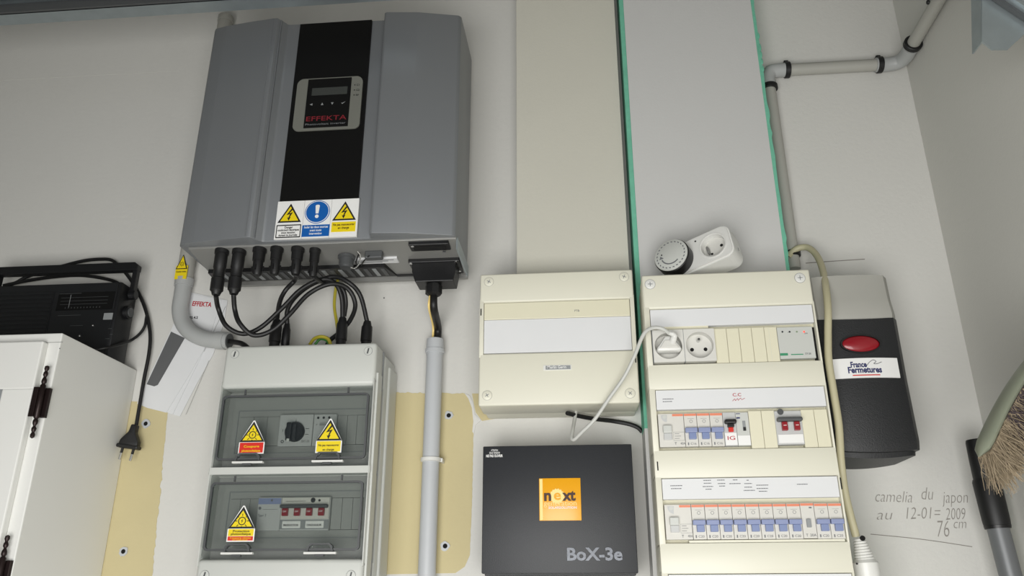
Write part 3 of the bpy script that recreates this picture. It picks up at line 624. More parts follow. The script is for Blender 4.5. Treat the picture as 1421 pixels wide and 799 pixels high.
cable('solar_cable', 'black cable from the second connector under the inverter, looping past the right plugs', [e2, pp(326, 430, .13), pp(333, 449, .13), pp(352, 465, .12), pp(378, 458, .115), pp(402, 436, .115), pp(428, 408, .11), pp(458, 394, .105), pp(482, 400, .09), pp(493, 422, .075), pp(486, 444, .055), pp(470, 462, .04), pp(458, 472, .035), pp(452, 482, .035)], .0037, [])
cable('solar_cable', 'black cable rising from the left plug pair to the fifth socket under the inverter', [e5+Vector((0, .004, .002)), pp(409, 389, .10), pp(396, 403, .10), pp(388, 420, .085), V(u1, -.002)], .0037, [(u1[0], u1[1], zpl, u1[2], .0095), ])
cable('solar_cable', 'black cable from the slim left plug arching over to the rightmost plug', [V(u1b, -.002), pp(399, 430, .06), pp(410, 412, .07), pp(432, 395, .085), pp(462, 384, .09), pp(484, 392, .09), pp(500, 410, .075), V(u3, -.002)], .0037, [(u1b[0], u1b[1], zpl, u1b[2], .0068), (u3[0], u3[1], zpl, u3[2], .0092)])
cable('solar_cable', 'short black cable dropping from the sixth socket under the inverter beside the earth wire', [e6+Vector((0, .003, .002)), pp(447, 391, .09), pp(462, 393, .08), pp(476, 402, .07), pp(480, 420, .06), V(u2, .004)+Vector((.001, .004, 0))], .0035, [])
pts = [pp(474, 369, .075), pp(470, 384, .05), pp(466, 400, .035), pp(464, 424, .03), pp(467, 446, .03), pp(470, 470, .03), pp(470, 482, .03)]
solo('earth_wire', tube(pts, .0026, 8), M['earth'], 'yellow green earth wire hanging from the inverter behind the right plugs', 'wire', pts[-1], smooth=True)
pts = [pp(430, 478, .07), pp(436, 470, .075), pp(446, 467, .08), pp(455, 470, .075), pp(459, 478, .07)]
solo('earth_wire', tube(pts, .0028, 8), M['earth'], 'loop of yellow green wire on top of the grey enclosure', 'wire', pts[0], smooth=True)
pts = [pp(437, 478, .06), pp(444, 470.5, .06), pp(453, 472, .06), pp(457, 478, .06)]
solo('earth_wire', tube(pts, .0022, 8), M['gearth'], 'short green wire behind the yellow green loop on the enclosure', 'wire', pts[0], smooth=True)
c = P(414, 474, D-.06)
solo('cable_gland', lathe([(0, .012), (.008, .011), (.009, .006), (.013, .006), (.014, .0095), (.019, .009), (.021, .006)], (c.x-.001, -.06, ez1-.006), (0, 0, 1), 18), M['rubber'], 'small black round cap on top of the grey enclosure', 'cap', (c.x, -.06, ez1-.006), smooth=True)
pts = [Vector(el[-1])+Vector((-.004, 0, 0)), pp(325, 474.5, .033), pp(336, 477, .035), pp(345, 484, .04)]
solo('solar_cable', tube(pts, .0045, 10), M['rubber'], 'black cable leaving the elbow mouth towards the grey enclosure', 'cable', pts[0], smooth=True)

# ---------------------------------------------------------------- cream blank modular box
dh = D-.105
HB = root('modular_box', 'cream modular box with blank white flap above the black box', 'box', (-.04, 0, .24))
hx0, hx1 = (X(666.5, 381, dh)+X(663.5, 562, dh))/2, (X(877.5, 373, dh)+X(888, 560, dh))/2
hz1, hz0 = Z(770, 377, dh), Z(776, 561, dh)
fx0, fx1 = (X(671.6, 420, dh)+X(670.4, 489.8, dh))/2, (X(874.8, 414, dh)+X(876.9, 485.6, dh))/2
fz1, fz0 = Z(772, 417, dh), Z(772, 488, dh); fm = Z(772, 440.5, dh)
bm = box(hx0, hx1, -.105, -.045, fz1, hz1, .003, 3); bm = box(hx0, hx1, -.105, -.045, hz0, fz0, .003, 3, bm); bm = box(hx0, fx0, -.1048, -.045, fz0-.006, fz1+.006, .0006, bm=bm); bm = box(fx1, hx1, -.1048, -.045, fz0-.006, fz1+.006, .0006, bm=bm)
obj('front_cover', bm, M['cream'], HB, smooth=True)
obj('base_case', box(hx0+.002, hx1-.002, -.044, -.001, hz0+.002, hz1-.002, .003), M['cream'], HB, smooth=True)
obj('case_seam', box(hx0+.001, hx1-.001, -.0465, -.0435, hz0+.001, hz1-.001), M['cream2'], HB)
obj('back_plate', box(fx0-.002, fx1+.002, -.097, -.094, fz0-.002, fz1+.002), M['mgrey'], HB)
obj('hinged_flap', box(fx0+.0006, fx1-.0006, -.1035, -.097, fm, fz1-.0006, .0008), M['cream2'], HB, 'cream upper flap')
obj('label_strip', box(fx0+.0006, fx1-.0006, -.1030, -.097, fz0+.0008, fm-.0004, .0005), M['paper'], HB, 'blank white strip')
obj('faint_print', text('PTB', .0045, X(797, 430, dh), -.1036, Z(797, 432, dh)), M['inkg'], HB)
for px, py in ((678.5, 391), (866, 384), (676, 548.5), (874.5, 545.5)):
    c = P(px, py, dh); s = obj('cover_screw', lathe([(0, .0072), (.0008, .0072), (.0012, .0066), (.0013, .002)], (c.x, -.105, c.z), (0, -1, 0), 24), M['cream'], HB, smooth=True)
    obj('screw_rim', ring([(c.x+.0076*math.cos(t*math.pi/12), c.z+.0076*math.sin(t*math.pi/12)) for t in range(24)], [(c.x+.0068*math.cos(t*math.pi/12), c.z+.0068*math.sin(t*math.pi/12)) for t in range(24)], -.1054, -.1045), M['mgrey'] if 0 else M['igrey'], s)
    R_ = Matrix.Translation((c.x, 0, c.z)) @ Matrix.Rotation(random.uniform(.2, 1.2), 4, 'Y')
    bm = box(-.0032, .0032, -.1066, -.1060, -.0005, .0005, mtx=R_); bm = box(-.0005, .0005, -.1066, -.1060, -.0032, .0032, mtx=R_, bm=bm)
    obj('screw_cross', bm, M['mgrey'], s)
a, b = P(754, 514, dh), P(793, 506, dh)
npl = obj('name_plate', box(a.x, b.x, -.1058, -.1045, a.z, b.z, .0002), M['whitep'], HB); obj('plate_field', box(a.x+.0035, b.x-.0015, -.1061, -.1056, a.z+.001, b.z-.001), M['mgrey'] , npl)
obj('plate_lettering', text('Merlin Gerin', .0062, a.x+.006, -.1063, a.z+.0024, w=(b.x-a.x)*.66, bold=.01), M['wht'], npl)
for px, py in ((667.5, 433), (882, 498)):
    c = P(px, py, dh); obj('notch', box(c.x-.0008, c.x+.0008, -.1053, -.104, c.z-.0055, c.z+.0055), M['hole'], HB)
# ---------------------------------------------------------------- black box
db = D-.08
BB = root('battery_box', 'black metal box with square orange sticker', 'box', (-.04, 0, .02))
qx0, qx1 = (X(670, 620, db)+X(668.5, 795, db))/2, (X(875.8, 615, db)+X(886.2, 795, db))/2
qz1, qz0 = Z(770, 617.5, db), Z(776, 795.5, db)
obj('lid', box(qx0, qx1, -.080, -.060, qz0, qz1, .0014), M['anth'], BB, smooth=True)
obj('case', box(qx0+.002, qx1-.002, -.0598, -.001, qz0+.0005-.003, qz1-.002, .001), M['anth'], BB)
a, b = P(748, 722.5, db), P(806, 663, db); sx0, sx1 = (X(749, 664, db)+X(747.5, 722, db))/2, (X(807, 663, db)+X(805.5, 722, db))/2
stk = obj('orange_sticker', box(sx0, sx1, -.0815, -.0798, a.z, b.z, .0006), M['orange'], BB, 'square orange maker sticker', smooth=True)
S = sx1-sx0; H_ = b.z-a.z
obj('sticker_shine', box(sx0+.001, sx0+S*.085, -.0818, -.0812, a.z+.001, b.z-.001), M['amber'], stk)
cx_, cz_ = sx0+S*.43, a.z+H_*.57
bm = None
pt = []
for k in range(32):
    r = S*(.185 if k % 2 else .16); pt.append((cx_+r*math.cos(k*math.pi/16), cz_+r*math.sin(k*math.pi/16)))
obj('sun_shape', prism(pt, 'y', -.0819, -.0812), M['amber'], stk)
bm = text('n', S*.36, sx0+S*.11, -.0822, a.z+H_*.47, bold=.035, w=S*.17); bm = text('xt', S*.36, sx0+S*.58, -.0822, a.z+H_*.47, bold=.035, w=S*.32, bm=bm); obj('lettering', bm, M['brown'], stk)
obj('lettering', text('e', S*.34, cx_-S*.085, -.0822, a.z+H_*.485, bold=.02, w=S*.17), M['orange'], stk, 'orange letter e')
obj('lettering', text('generation', S*.17, sx0+S*.11, -.0822, a.z+H_*.35, w=S*.78), M['amber'], stk, 'pale lettering')
obj('lettering', text('SOLARSOLUTION', S*.075, sx0+S*.22, -.0822, a.z+H_*.275, w=S*.67, bold=.02), M['wht'], stk, 'small white lettering')
def scr(s, px0, px1, py, hpx, m, bold, lab=None, nm='lettering', dp=.0002):
    a = P(px0, py, db); b = P(px1, py, db); return obj(nm, text(s, hpx*.00122, a.x, -.0803, a.z, w=b.x-a.x, bold=bold, depth=dp), M[m], BB, lab)
scr('BoX-3e', 786, 863, 777, 19, 'ltr', .03, 'chrome letters', 'chrome_letters', .0008)
scr('ATTENTION', 681.5, 691, 626, 3.2, 'wht', .01); scr('SOUS TENSION', 679, 693.5, 629.6, 3.2, 'wht', .01); scr('NE PAS OUVRIR', 674.5, 697.5, 634.3, 4.3, 'wht', .03)
# ---------------------------------------------------------------- consumer unit (right)
dc = D-.15
CU = root('consumer_unit', 'tall cream consumer unit with rows of blue toggle breakers', 'fuse box', (.21, -.06, -.13))
c_ = lambda px, py, d=dc: P(px, py, d)
cx0, cx1 = -.1*0+.0819*dc+.0002, .2990*dc
zc = lambda y, x=1015: Z(x, y, dc)
cz1, cz0 = zc(377.5, 1005), -.13
TW = Matrix.Translation((.21, 0, .2)) @ Matrix.Rotation(-.0042, 4, 'Y') @ Matrix.Translation((-.21, 0, -.2))
CUparts = []
def cu(name, bm, m, parent=None, label=None, smooth=False):
    if isinstance(bm, bmesh.types.BMesh): bm.transform(TW)
    return obj(name, bm, m, parent or CU, label, smooth)
rx0, MOD = .1003*dc/1.109-.0002, .01753
rx1 = rx0+13*MOD
ops = [(zc(425, 1012), zc(503, 1020)), (zc(537.5, 1025), zc(622.5, 1030)), (zc(661.3, 1038), zc(752.5, 1045)), (zc(795.4, 1055), zc(880, 1060))]
bm = box(cx0, cx1, -.150, -.105, ops[0][0], cz1, .003, 3)
edges = [ops[0][1], ops[1][0], ops[1][1], ops[2][0], ops[2][1], ops[3][0]]
for a, b in ((ops[0][1], ops[1][0]), (ops[1][1], ops[2][0]), (ops[2][1], ops[3][0]), (ops[3][1], cz0)): bm = box(cx0, cx1, -.150, -.105, b, a, .0012, 2, bm)
for a, b in ops:
    bm = box(cx0, rx0-.0012, -.1499, -.105, b-.004, a+.004, .0006, bm=bm); bm = box(rx1+.0012, cx1, -.1499, -.105, b-.004, a+.004, .0006, bm=bm)
cu('front_cover', bm, M['cream'], smooth=True)
cu('base_case', box(cx0+.001, cx1-.001, -.104, -.061, cz0+.001, cz1-.001, .003), M['cream'])
cu('inner_plate', box(rx0-.003, rx1+.003, -.138, -.134, cz0+.004, ops[0][0]+.002), M['cream2'])
for px, py in ((903, 394), (1111, 386)):
    c = c_(px, py); s = cu('cover_screw', lathe([(0, .0072), (.0008, .0072), (.0013, .0064), (.0013, .002)], (c.x, -.150, c.z), (0, -1, 0), 24), M['whitep'], smooth=True)
    cu('screw_rim', ring([(c.x+.0078*math.cos(t*math.pi/12), c.z+.0078*math.sin(t*math.pi/12)) for t in range(24)], [(c.x+.0069*math.cos(t*math.pi/12), c.z+.0069*math.sin(t*math.pi/12)) for t in range(24)], -.1505, -.1495), M['igrey'], s)
    bm = box(c.x-.0035, c.x+.0035, -.1516, -.1510, c.z-.0005, c.z+.0005); bm = box(c.x-.0005, c.x+.0005, -.1516, -.1510, c.z-.0035, c.z+.0035, bm=bm); cu('screw_cross', bm, M['mgrey'], s)
# label strips
strips = [(ops[0][0], zc(450, 1014)), (ops[1][0], zc(565.5, 1025)), (ops[2][0], zc(691, 1038)), (ops[3][0], zc(830, 1060))]
stp = []
for i, (a, b) in enumerate(strips): stp.append(cu('label_strip', box(rx0-.0004, rx1+.0004, -.1485, -.139, b, a-.0009, .0005), M['paper'], smooth=False))
def dashes(strip, px, py, wpx, n=1, m='inkg'):
    a = c_(px, py); bm = None; x = a.x; wd = wpx*.00098; z = a.z
    while x < a.x+wd:
        l = random.uniform(.0012, .0032); bm = box(x, min(x+l, a.x+wd), -.1488, -.1484, z-.0005, z+.0005, bm=bm); x += l+.0004
    cu('faint_print', bm, M[m], stp[strip])
for px, py, w_ in ((920, 553, 15), (920, 556.5, 13)): dashes(1, px, py, w_)
for px, py, w_ in ((930, 673.3, 16), (931, 677.3, 14), (976, 666, 10), (976.5, 670, 10), (975, 674.6, 14), (979, 678.3, 8), (995, 665.7, 10), (996, 670.5, 10), (998, 674, 8), (1017, 665.5, 6), (1012, 670.7, 15), (1036, 666, 3), (1033, 670.7, 10), (1033, 675.7, 10), (1032, 680.2, 15), (1049.5, 673, 16), (1050, 677.6, 15), (1053, 681.5, 11), (1106, 672, 14)): dashes(2, px, py, w_)
a = c_(1017, 549.5); bm = text('C.C', .0062, a.x, -.1489, a.z, bold=.0, w=.0115)
sc = [c_(1017, 556), c_(1020, 553), c_(1021, 555.5), c_(1024, 552.5), c_(1025, 555), c_(1028, 552), c_(1030, 554), c_(1034, 552)]
bm = tube([Vector((p.x, -.1488, p.z)) for p in sc], .0003, 5, bm); cu('red_handwriting', bm, M['redp'], stp[1])
# row geometry
rows = [(zc(456, 1015), zc(500, 1015)), (zc(571.5, 1025), zc(618, 1025)), (zc(698.5, 1038), zc(747.5, 1045))]
def blank(row, m0, n, y=-.1478, fr=None):
    zt_, zb_ = rows[row]
    for k in range(n):
        x = rx0+(m0+k)*MOD; cu('blanking_plate', box(x+.0002, x+MOD-.0002, y, -.138, ops[row][1]+.0006, zt_+.0015, .0005), M['cream2'])
# row 1
def socket(m0, plug):
    zt_, zb_ = rows[0]; x0 = rx0+m0*MOD; x1 = x0+2.5*MOD-.0005; cx = (x0+x1)/2; cz = (zt_+zb_)/2
    s = cu('power_socket', ring(rrect(x0+.0003, x1, zb_-.0005, zt_+.0005, .001, 9), [(cx+.0192*math.cos(math.radians(t*9)), cz+.0192*math.sin(math.radians(t*9))) for t in range(40)], -.1530, -.138), M['sock'], None, 'round earthed wall socket')
    cu('socket_well', lathe([(0, .0192), (.0006, .0196), (.0138, .0200)], (cx, -.1395, cz), (0, -1, 0), 40), M['sock'], s) if 0 else cu('socket_floor', disc((cx, -.1385, cz), (0, -1, 0), .0198, .001, 32), M['sock'], s)
    bm = disc((cx-.0095, -.1395, cz-.003), (0, -1, 0), .0027, .0006, 14); bm = disc((cx+.0095, -.1395, cz-.003), (0, -1, 0), .0027, .0006, 14, bm); cu('contact_hole', bm, M['hole'], s)
    cu('earth_pin', lathe([(0, .0024), (.009, .0024), (.011, .0014)], (cx, -.1395, cz+.0095), (0, -1, 0), 12), M['chrome'], s, smooth=True)
    cu('frame_line', box(x0-.0005, x0+.0002, -.1530, -.14, zb_-.001, zt_+.001), M['mgrey'], s)
    return cx, cz
s1c = socket(0, True); s2c = socket(2.5, False)
cu('side_shim', box(rx0+.0, rx0+4.6*MOD, -.1475, -.14, zc(455.5, 950), zc(451, 950), .0004), M['cream2'])
blank(0, 5, 2); 
for k, wd in ((7, .95), (7.95, .95), (8.9, .55), (9.45, .45)): pass
blank(0, 7, 3)
cu('module_seam', box(rx0+9.35*MOD, rx0+9.35*MOD+.0006, -.1482, -.147, ops[0][1]+.001, rows[0][0]), M['cream'])
# relay with four lights
zt_, zb_ = rows[0]; x0 = rx0+10.02*MOD; x1 = rx1-.0035
rl = cu('control_relay', box(x0, x1, -.1475, -.138, zb_+.001, zt_+.0005, .0005), M['lgrey'], None, 'grey relay with four indicator dots')
for px, m_ in ((1086.5, 'dled'), (1096.5, 'dled'), (1106.5, 'gled'), (1116.5, 'led')):
    c = c_(px, 460.5, dc+.002); cu('indicator', disc((c.x, -.1475, c.z), (0, -1, 0), .0013, .0005, 12), M[m_], rl)
a = c_(1084, 493); bm = box(a.x, a.x+.0105, -.1478, -.1474, a.z, a.z+.0035); bm = box(a.x+.0148, a.x+.0315, -.1478, -.1474, a.z+.0005, a.z+.0018, bm=bm); cu('green_mark', bm, M['greenp'], rl)
bm = text('STP 200', .0038, a.x+.034, -.1476, a.z+.0005, w=.008); bm = text('ON', .0030, x1-.012, -.1476, zt_-.0105, bm=bm); bm = box(x0+.014, x0+.019, -.1477, -.1474, zt_-.0075, zt_-.0072, bm=bm); cu('faint_print', bm, M['inkg'], rl)
cu('dark_gap', box(x1, rx1+.0010, -.1412, -.140, zb_-.0015, zt_+.001), M['hole'])
# breakers
Hr = lambda r: rows[r][0]-rows[r][1]
shared = {}
def part_at(key, row, x, mk, m, parent, name, label=None):
    """mesh made once for a row at x=0, then shared"""
    k = (key, row)
    if k not in shared: o = cu(name, mk(), M[m], parent, label); shared[k] = (o.data, x); o2 = o
    else:
        me, xr0 = shared[k]; o = bpy.data.objects.new(name, me); C.objects.link(o); o.parent = parent; o.location = (x-xr0, 0, 0)
        if label: o['label'] = label
    return o
def rel(o, parent):      # a sub-part's shared mesh sits under an already moved parent
    o.location = (0, 0, 0)
def breaker(row, m0, txt, big=False):
    zt_, zb_ = rows[row]; h = zt_-zb_; x = rx0+m0*MOD
    b = part_at('body', row, x, lambda: box(x+.0002, x+MOD-.0003, -.1500, -.138, zb_, zt_, .0005), 'brk', CU, 'circuit_breaker')
    subs = [('stripe', 'orp', 'orange_stripe', lambda: box(x+.0006, x+MOD-.0006, -.1504, -.1499, zt_-h*.085, zt_-.0008)),
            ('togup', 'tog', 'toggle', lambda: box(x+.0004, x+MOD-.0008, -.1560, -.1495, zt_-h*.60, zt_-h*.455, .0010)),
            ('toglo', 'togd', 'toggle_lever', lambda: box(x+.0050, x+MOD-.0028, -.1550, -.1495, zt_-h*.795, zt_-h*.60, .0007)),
            ('print', 'inkg', 'faint_print', lambda: (lambda bm: box(x+.003, x+.0045, -.1503, -.1499, zb_+h*.04, zb_+h*.12, bm=bm))(text(txt, .0042, x+.0065, -.1501, zb_+h*.05, w=.0075))),
            ('symbol', 'inkg', 'switch_symbol', lambda: (lambda bm: ring([(x+.0095+.0022*math.cos(t), zt_-h*.25+.0022*math.sin(t)) for t in [i*math.pi/6 for i in range(12)]], [(x+.0095+.0018*math.cos(t), zt_-h*.25+.0018*math.sin(t)) for t in [i*math.pi/6 for i in range(12)]], -.1503, -.1499, bm))(box(x+.005, x+.0135, -.1503, -.1499, zt_-h*.17, zt_-h*.165)))]
    for key, m_, nm, mk in subs:
        k = (key, row)
        if k not in shared: shared[k] = cu(nm, mk(), M[m_], b).data
        else:
            o = bpy.data.objects.new(nm, shared[k]); C.objects.link(o); o.parent = b
    return b
def rcd(row, m0):
    zt_, zb_ = rows[row]; h = zt_-zb_; x = rx0+m0*MOD; w2 = 2*MOD
    r = cu('differential_switch', box(x+.0002, x+w2-.0003, -.1500, -.138, zb_, zt_, .0005), M['brk'], None, 'double width switch with grey lever')
    cu('orange_stripe', box(x+w2*.56, x+w2-.0008, -.1504, -.1499, zt_-h*.085, zt_-.0008), M['orp'], r)
    cu('grey_lever', box(x+w2*.16, x+w2*.50, -.1560, -.1495, zt_-h*.60, zt_-h*.37, .0012), M['lgrey'], r); cu('grey_lever', box(x+w2*.18, x+w2*.50, -.1530, -.1495, zt_-h*.80, zt_-h*.60, .0008), M['brk2'], r)
    arc = [(x+w2*.36+.0085*math.cos(t), zt_-.0035+.0085*math.sin(t)) for t in [math.pi+.25+i*.155 for i in range(9)]]
    cu('round_cutout', prism(arc+[(x+w2*.36, zt_-.002), (x+.004, zt_-.002)], 'y', -.1503, -.1499), M['brk2'], r)
    cu('terminal_screw', disc((x+w2*.26, -.1503, zt_-.0045), (0, -1, 0), .0026, .0004, 14), M['lgrey'], r)
    cu('test_button', ring(rrect(x+w2*.55, x+w2*.98, zb_+h*.18, zb_+h*.44, .0003, 1), rrect(x+w2*.56, x+w2*.97, zb_+h*.19, zb_+h*.43, .0003, 1), -.1503, -.1499), M['igrey'], r)
    bm = text('40A', .0046, x+w2*.80, -.1502, zb_+h*.06, w=.0065); bm = text('T', .0046, x+w2*.58, -.1502, zb_+h*.06, bold=.02, bm=bm)
    for k in range(3): bm = box(x+w2*.60, x+w2*(.78+.06*(k % 2)), -.1503, -.1500, zb_+h*(.24+.07*k), zb_+h*(.24+.07*k)+.0005, bm=bm)
    cu('faint_print', bm, M['inkg'], r)
rcd(1, 0); rcd(2, 0)
for m0 in (2, 3, 4): breaker(1, m0, 'C16')
for m0 in (2, 3, 4, 5, 6, 7, 8, 9, 11, 12): breaker(2, m0, 'C20')
# black toggle contactor and time module of row 2
zt_, zb_ = rows[1]; h = zt_-zb_
x = rx0+5*MOD; r = cu('small_switch', box(x+.0002, x+MOD-.0003, -.1495, -.138, zb_, zt_, .0005), M['brk2'], None, 'narrow switch with black lever')
cu('black_lever', box(x+.0012, x+MOD-.0005, -.1585, -.1495, zt_-h*.37, zt_-h*.24, .002), M['black'], r); cu('black_lever', box(x+.005, x+.0135, -.1560, -.1495, zt_-h*.47, zt_-h*.36, .001), M['black'], r)
cu('red_window', box(x+.006, x+.0125, -.1530, -.1495, zt_-h*.60, zt_-h*.46, .0006), M['redm'], r); cu('white_tag', box(x+.001, x+MOD-.001, -.1500, -.1494, zb_+.001, zt_-h*.62), M['wht'], r)
bm = text('IG', .0075, x+.003, -.1503, zb_+h*.17, w=.010); cu('red_handwriting', bm, M['redp'], r)
x = rx0+6*MOD; r = cu('time_module', box(x+.0002, x+MOD-.0003, -.1480, -.138, zb_, zt_, .0005), M['lgrey'], None, 'narrow grey module with slot')
cu('slot', box(x+.0085, x+.0125, -.1484, -.1478, zt_-h*.56, zt_-h*.26), M['mgrey'], r); cu('slider', box(x+.0088, x+.0122, -.1500, -.1478, zt_-h*.56, zt_-h*.46), M['ink'], r)
bm = box(x+.001, x+.006, -.1484, -.1479, zt_-h*.19, zt_-h*.15); bm = box(x+.001, x+.0065, -.1484, -.1479, zt_-h*.055, zt_-h*.035, bm=bm); cu('printed_marks', bm, M['navy'], r)
cu('white_tag', box(x+.0005, x+MOD-.0006, -.1484, -.1478, zb_+.001, zb_+h*.30), M['wht'], r)
blank(1, 7, 2); blank(1, 11, 2)
x = rx0+9*MOD; w2 = 2*MOD; r = cu('double_switch', box(x-.0005, x+w2-.0003, -.1500, -.138, zb_, zt_, .0005), M['brk2'], None, 'double pole switch with red toggles')
bm = disc((x+w2*.22, -.1502, zt_-.0012), (0, -1, 0), .0042, .0005, 18); cu('round_mark', bm, M['dgrey'], r)
cu('toggle_bar', box(x+.001, x+w2-.001, -.1600, -.150, zt_-h*.34, zt_-h*.22, .0018), M['dgrey'], r)
for f in (.30, .76): cu('red_toggle', box(x+w2*f-.0038, x+w2*f+.0038, -.1555, -.1495, zt_-h*.60, zt_-h*.34, .001), M['red'], r); cu('toggle_letter', box(x+w2*f-.002, x+w2*f+.002, -.1559, -.1553, zt_-h*.46, zt_-h*.445), M['wht'], r)
cu('blank_tag', box(x+.001, x+w2-.0012, -.1508, -.1498, zb_+.002, zb_+h*.30, .0004), M['wht'], r)
x = rx0+10*MOD; zt_, zb_ = rows[2]; h = zt_-zb_
r = cu('light_relay', box(x+.0002, x+MOD-.0003, -.1500, -.138, zb_, zt_, .0005), M['brk'], None, 'narrow white relay with grey lever')
cu('orange_stripe', box(x+.0006, x+MOD-.0006, -.1504, -.1499, zt_-h*.085, zt_-.0008), M['orp'], r); cu('grey_lever', box(x+.0055, x+.0110, -.1530, -.1495, zt_-h*.70, zt_-h*.46, .0006), M['mgrey'], r)
bm = text('20A', .0048, x+.008, -.1502, zb_+h*.05, w=.008); bm = text('T', .0048, x+.003, -.1502, zb_+h*.05, bm=bm); bm = box(x+.011, x+.0145, -.1503, -.1499, zt_-h*.16, zt_-h*.12, bm=bm); cu('faint_print', bm, M['inkg'], r)
cu('bottom_flap', box(rx1-.0385-.16, rx1-.001, -.1475, -.139, ops[2][1]+.0003, zb_-.0010, .0003), M['cream'])
for px, py, dz in ((912.5, 646, .006), (1167, 671, .0075)):
    c = c_(px, py); cu('notch', box(c.x-.0008, c.x+.0008, -.1503, -.149, c.z-dz, c.z+dz), M['hole'])
# plug and its cord
c = Vector((s1c[0], -.150, s1c[1])); c = TW @ c
PL = root('power_cord', 'white power cord plugged in the left socket, drooping under the cream box', 'cord', tuple(c))
bm = prism([(c.x-.0175, c.z-.006), (c.x-.0165, c.z-.010), (c.x+.0165, c.z-.010), (c.x+.0175, c.z-.006), (c.x+.010, c.z+.004), (c.x+.005, c.z+.012), (c.x-.005, c.z+.012), (c.x-.010, c.z+.004)], 'y', -.163, -.143, bev=.0030)
obj('plug', bm, M['whitep'], PL, smooth=True)
obj('plug_face', prism([(c.x-.0135, c.z-.0065), (c.x+.0135, c.z-.0065), (c.x+.006, c.z+.005), (c.x-.006, c.z+.005)], 'y', -.1650, -.1625, bev=.0008), M['sock'], PL)
st_ = Vector((c.x+.006, -.166, c.z+.006))
obj('strain_relief', tube([st_+Vector((-.001, .004, -.004)), st_+Vector((.001, -.004, .004)), Vector(P(928, 462, D-.174))], [.0048, .0044, .0036, .003], 12), M['whitep'], PL, smooth=True)
pts = [Vector(P(928, 462, D-.174)), P(919, 456, D-.180), P(908, 454.5, D-.178), P(897, 459, D-.17), P(890, 470, D-.16), P(880, 495, D-.14), P(866, 523, D-.128), P(845, 553, D-.120), P(825, 582, D-.115), P(808, 599, D-.105), P(797, 609.5, D-.095), P(793.5, 607, D-.090), P(795, 596, D-.080), P(797, 584, D-.065), P(799, 571, D-.055)]
obj('cord', tube(pts, .0027, 10), M['wcab'], PL, smooth=True)
pts = [P(787, 573, D-.075), P(803, 577, D-.050), P(825, 581, D-.028), P(850, 584, D-.012), P(872, 588, D-.008), P(885, 593, D-.008), P(891, 599, D-.006)]
solo('black_cable', tube(pts, .0034, 8), M['rubber'], 'short black cable emerging under the cream modular box towards the right', 'cable', pts[0], smooth=True)

# ---------------------------------------------------------------- timer plug on the consumer unit
TM = root('timer_plug', 'white plug-in mechanical timer with round dial on the consumer unit', 'timer', (.155, -.105, cz1))
bm = box(-.058, .058, -.019, .019, -.029, .029); 
vert = [e for e in bm.edges if abs(e.verts[0].co.y-e.verts[1].co.y) > .01]
bmesh.ops.bevel(bm, geom=vert, offset=.014, segments=5, profile=.5, affect='EDGES')
bmesh.ops.bevel(bm, geom=[e for e in bm.edges if abs(e.verts[0].co.y-e.verts[1].co.y) < 1e-5 and e.verts[0].co.y < 0 and len(e.link_faces) == 2 and e.calc_face_angle() > 1], offset=.0025, segments=2, affect='EDGES')
cen = P(971, 351, D-.107)
T = Matrix.Translation(cen) @ Matrix.Rotation(math.radians(-30), 4, 'Z') @ Matrix.Rotation(math.radians(-9), 4, 'X') @ Matrix.Rotation(math.radians(-12), 4, 'Y')
def tm(name, bm, m, parent=TM, label=None, smooth=False): bm.transform(T); return obj(name, bm, m, parent, label, smooth)
hb = obj
me_ = bpy.data.meshes.new('t'); bm.to_mesh(me_); bm.free(); ho = bpy.data.objects.new('t', me_); C.objects.link(ho)
bc_ = disc((.029, -.0080, 0), (0, -1, 0), .0188, .0150, 40); me2_ = bpy.data.meshes.new('t'); bc_.to_mesh(me2_); bc_.free(); hc = bpy.data.objects.new('t', me2_); C.objects.link(hc)
bo = ho.modifiers.new('b', 'BOOLEAN'); bo.operation = 'DIFFERENCE'; bo.solver = 'EXACT'; bo.object = hc
dg = bpy.context.evaluated_depsgraph_get(); dg.update(); me3_ = bpy.data.meshes.new_from_object(ho.evaluated_get(dg))
bm = bmesh.new(); bm.from_mesh(me3_); bpy.data.objects.remove(ho); bpy.data.objects.remove(hc)
for f_ in bm.faces: f_.material_index = 0
tmb = tm('housing', bm, M['whitep'], smooth=True)
dl = tm('dial_ring', lathe([(0, .0275), (.002, .0282), (.018, .0282), (.0195, .027)], (-.031, -.019, 0), (0, -1, 0), 48), M['black'], label='black ribbed ring', smooth=True)
tm('dial_face', lathe([(0, .0268), (.0016, .0268), (.002, .0262)], (-.031, -.0382, 0), (0, -1, 0), 48), M['lgrey'], dl, smooth=True)
bm = None
for k in range(24):
    an = k*math.pi/12; r = .0225; cxx, czz = -.031+r*math.cos(an), r*math.sin(an); bm = box(-.0008, .0008, -.0405, -.0401, -.0014, .0014, mtx=Matrix.Translation((cxx, 0, czz)) @ Matrix.Rotation(-an+.3, 4, 'Y'), bm=bm)
pt = [(.0165*math.cos(t), .0165*math.sin(t)) for t in [math.pi*1.06+i*.2 for i in range(11)]]; pi_ = [(.0145*math.cos(t), .0145*math.sin(t)) for t in [math.pi*1.06+i*.2 for i in range(11)]][::-1]
bm = prism([(-.031+a, b) for a, b in pt+pi_], 'y', -.0405, -.0401, bm)
bm = prism([(-.031-.019, -.001), (-.031-.012, -.001), (-.031-.0165, .0045)], 'y', -.0405, -.0401, bm)
tm('dial_marks', bm, M['inkg'], dl)
tm('index_dot', disc((-.045, -.0401, .006), (0, -1, 0), .0012, .0006, 8), M['ink'], dl)
so = tm('socket_rim', ring([(.029+.0215*math.cos(t*math.pi/20), .0215*math.sin(t*math.pi/20)) for t in range(40)], [(.029+.0200*math.cos(t*math.pi/20), .0200*math.sin(t*math.pi/20)) for t in range(40)], -.0200, -.0185), M['whitep'])
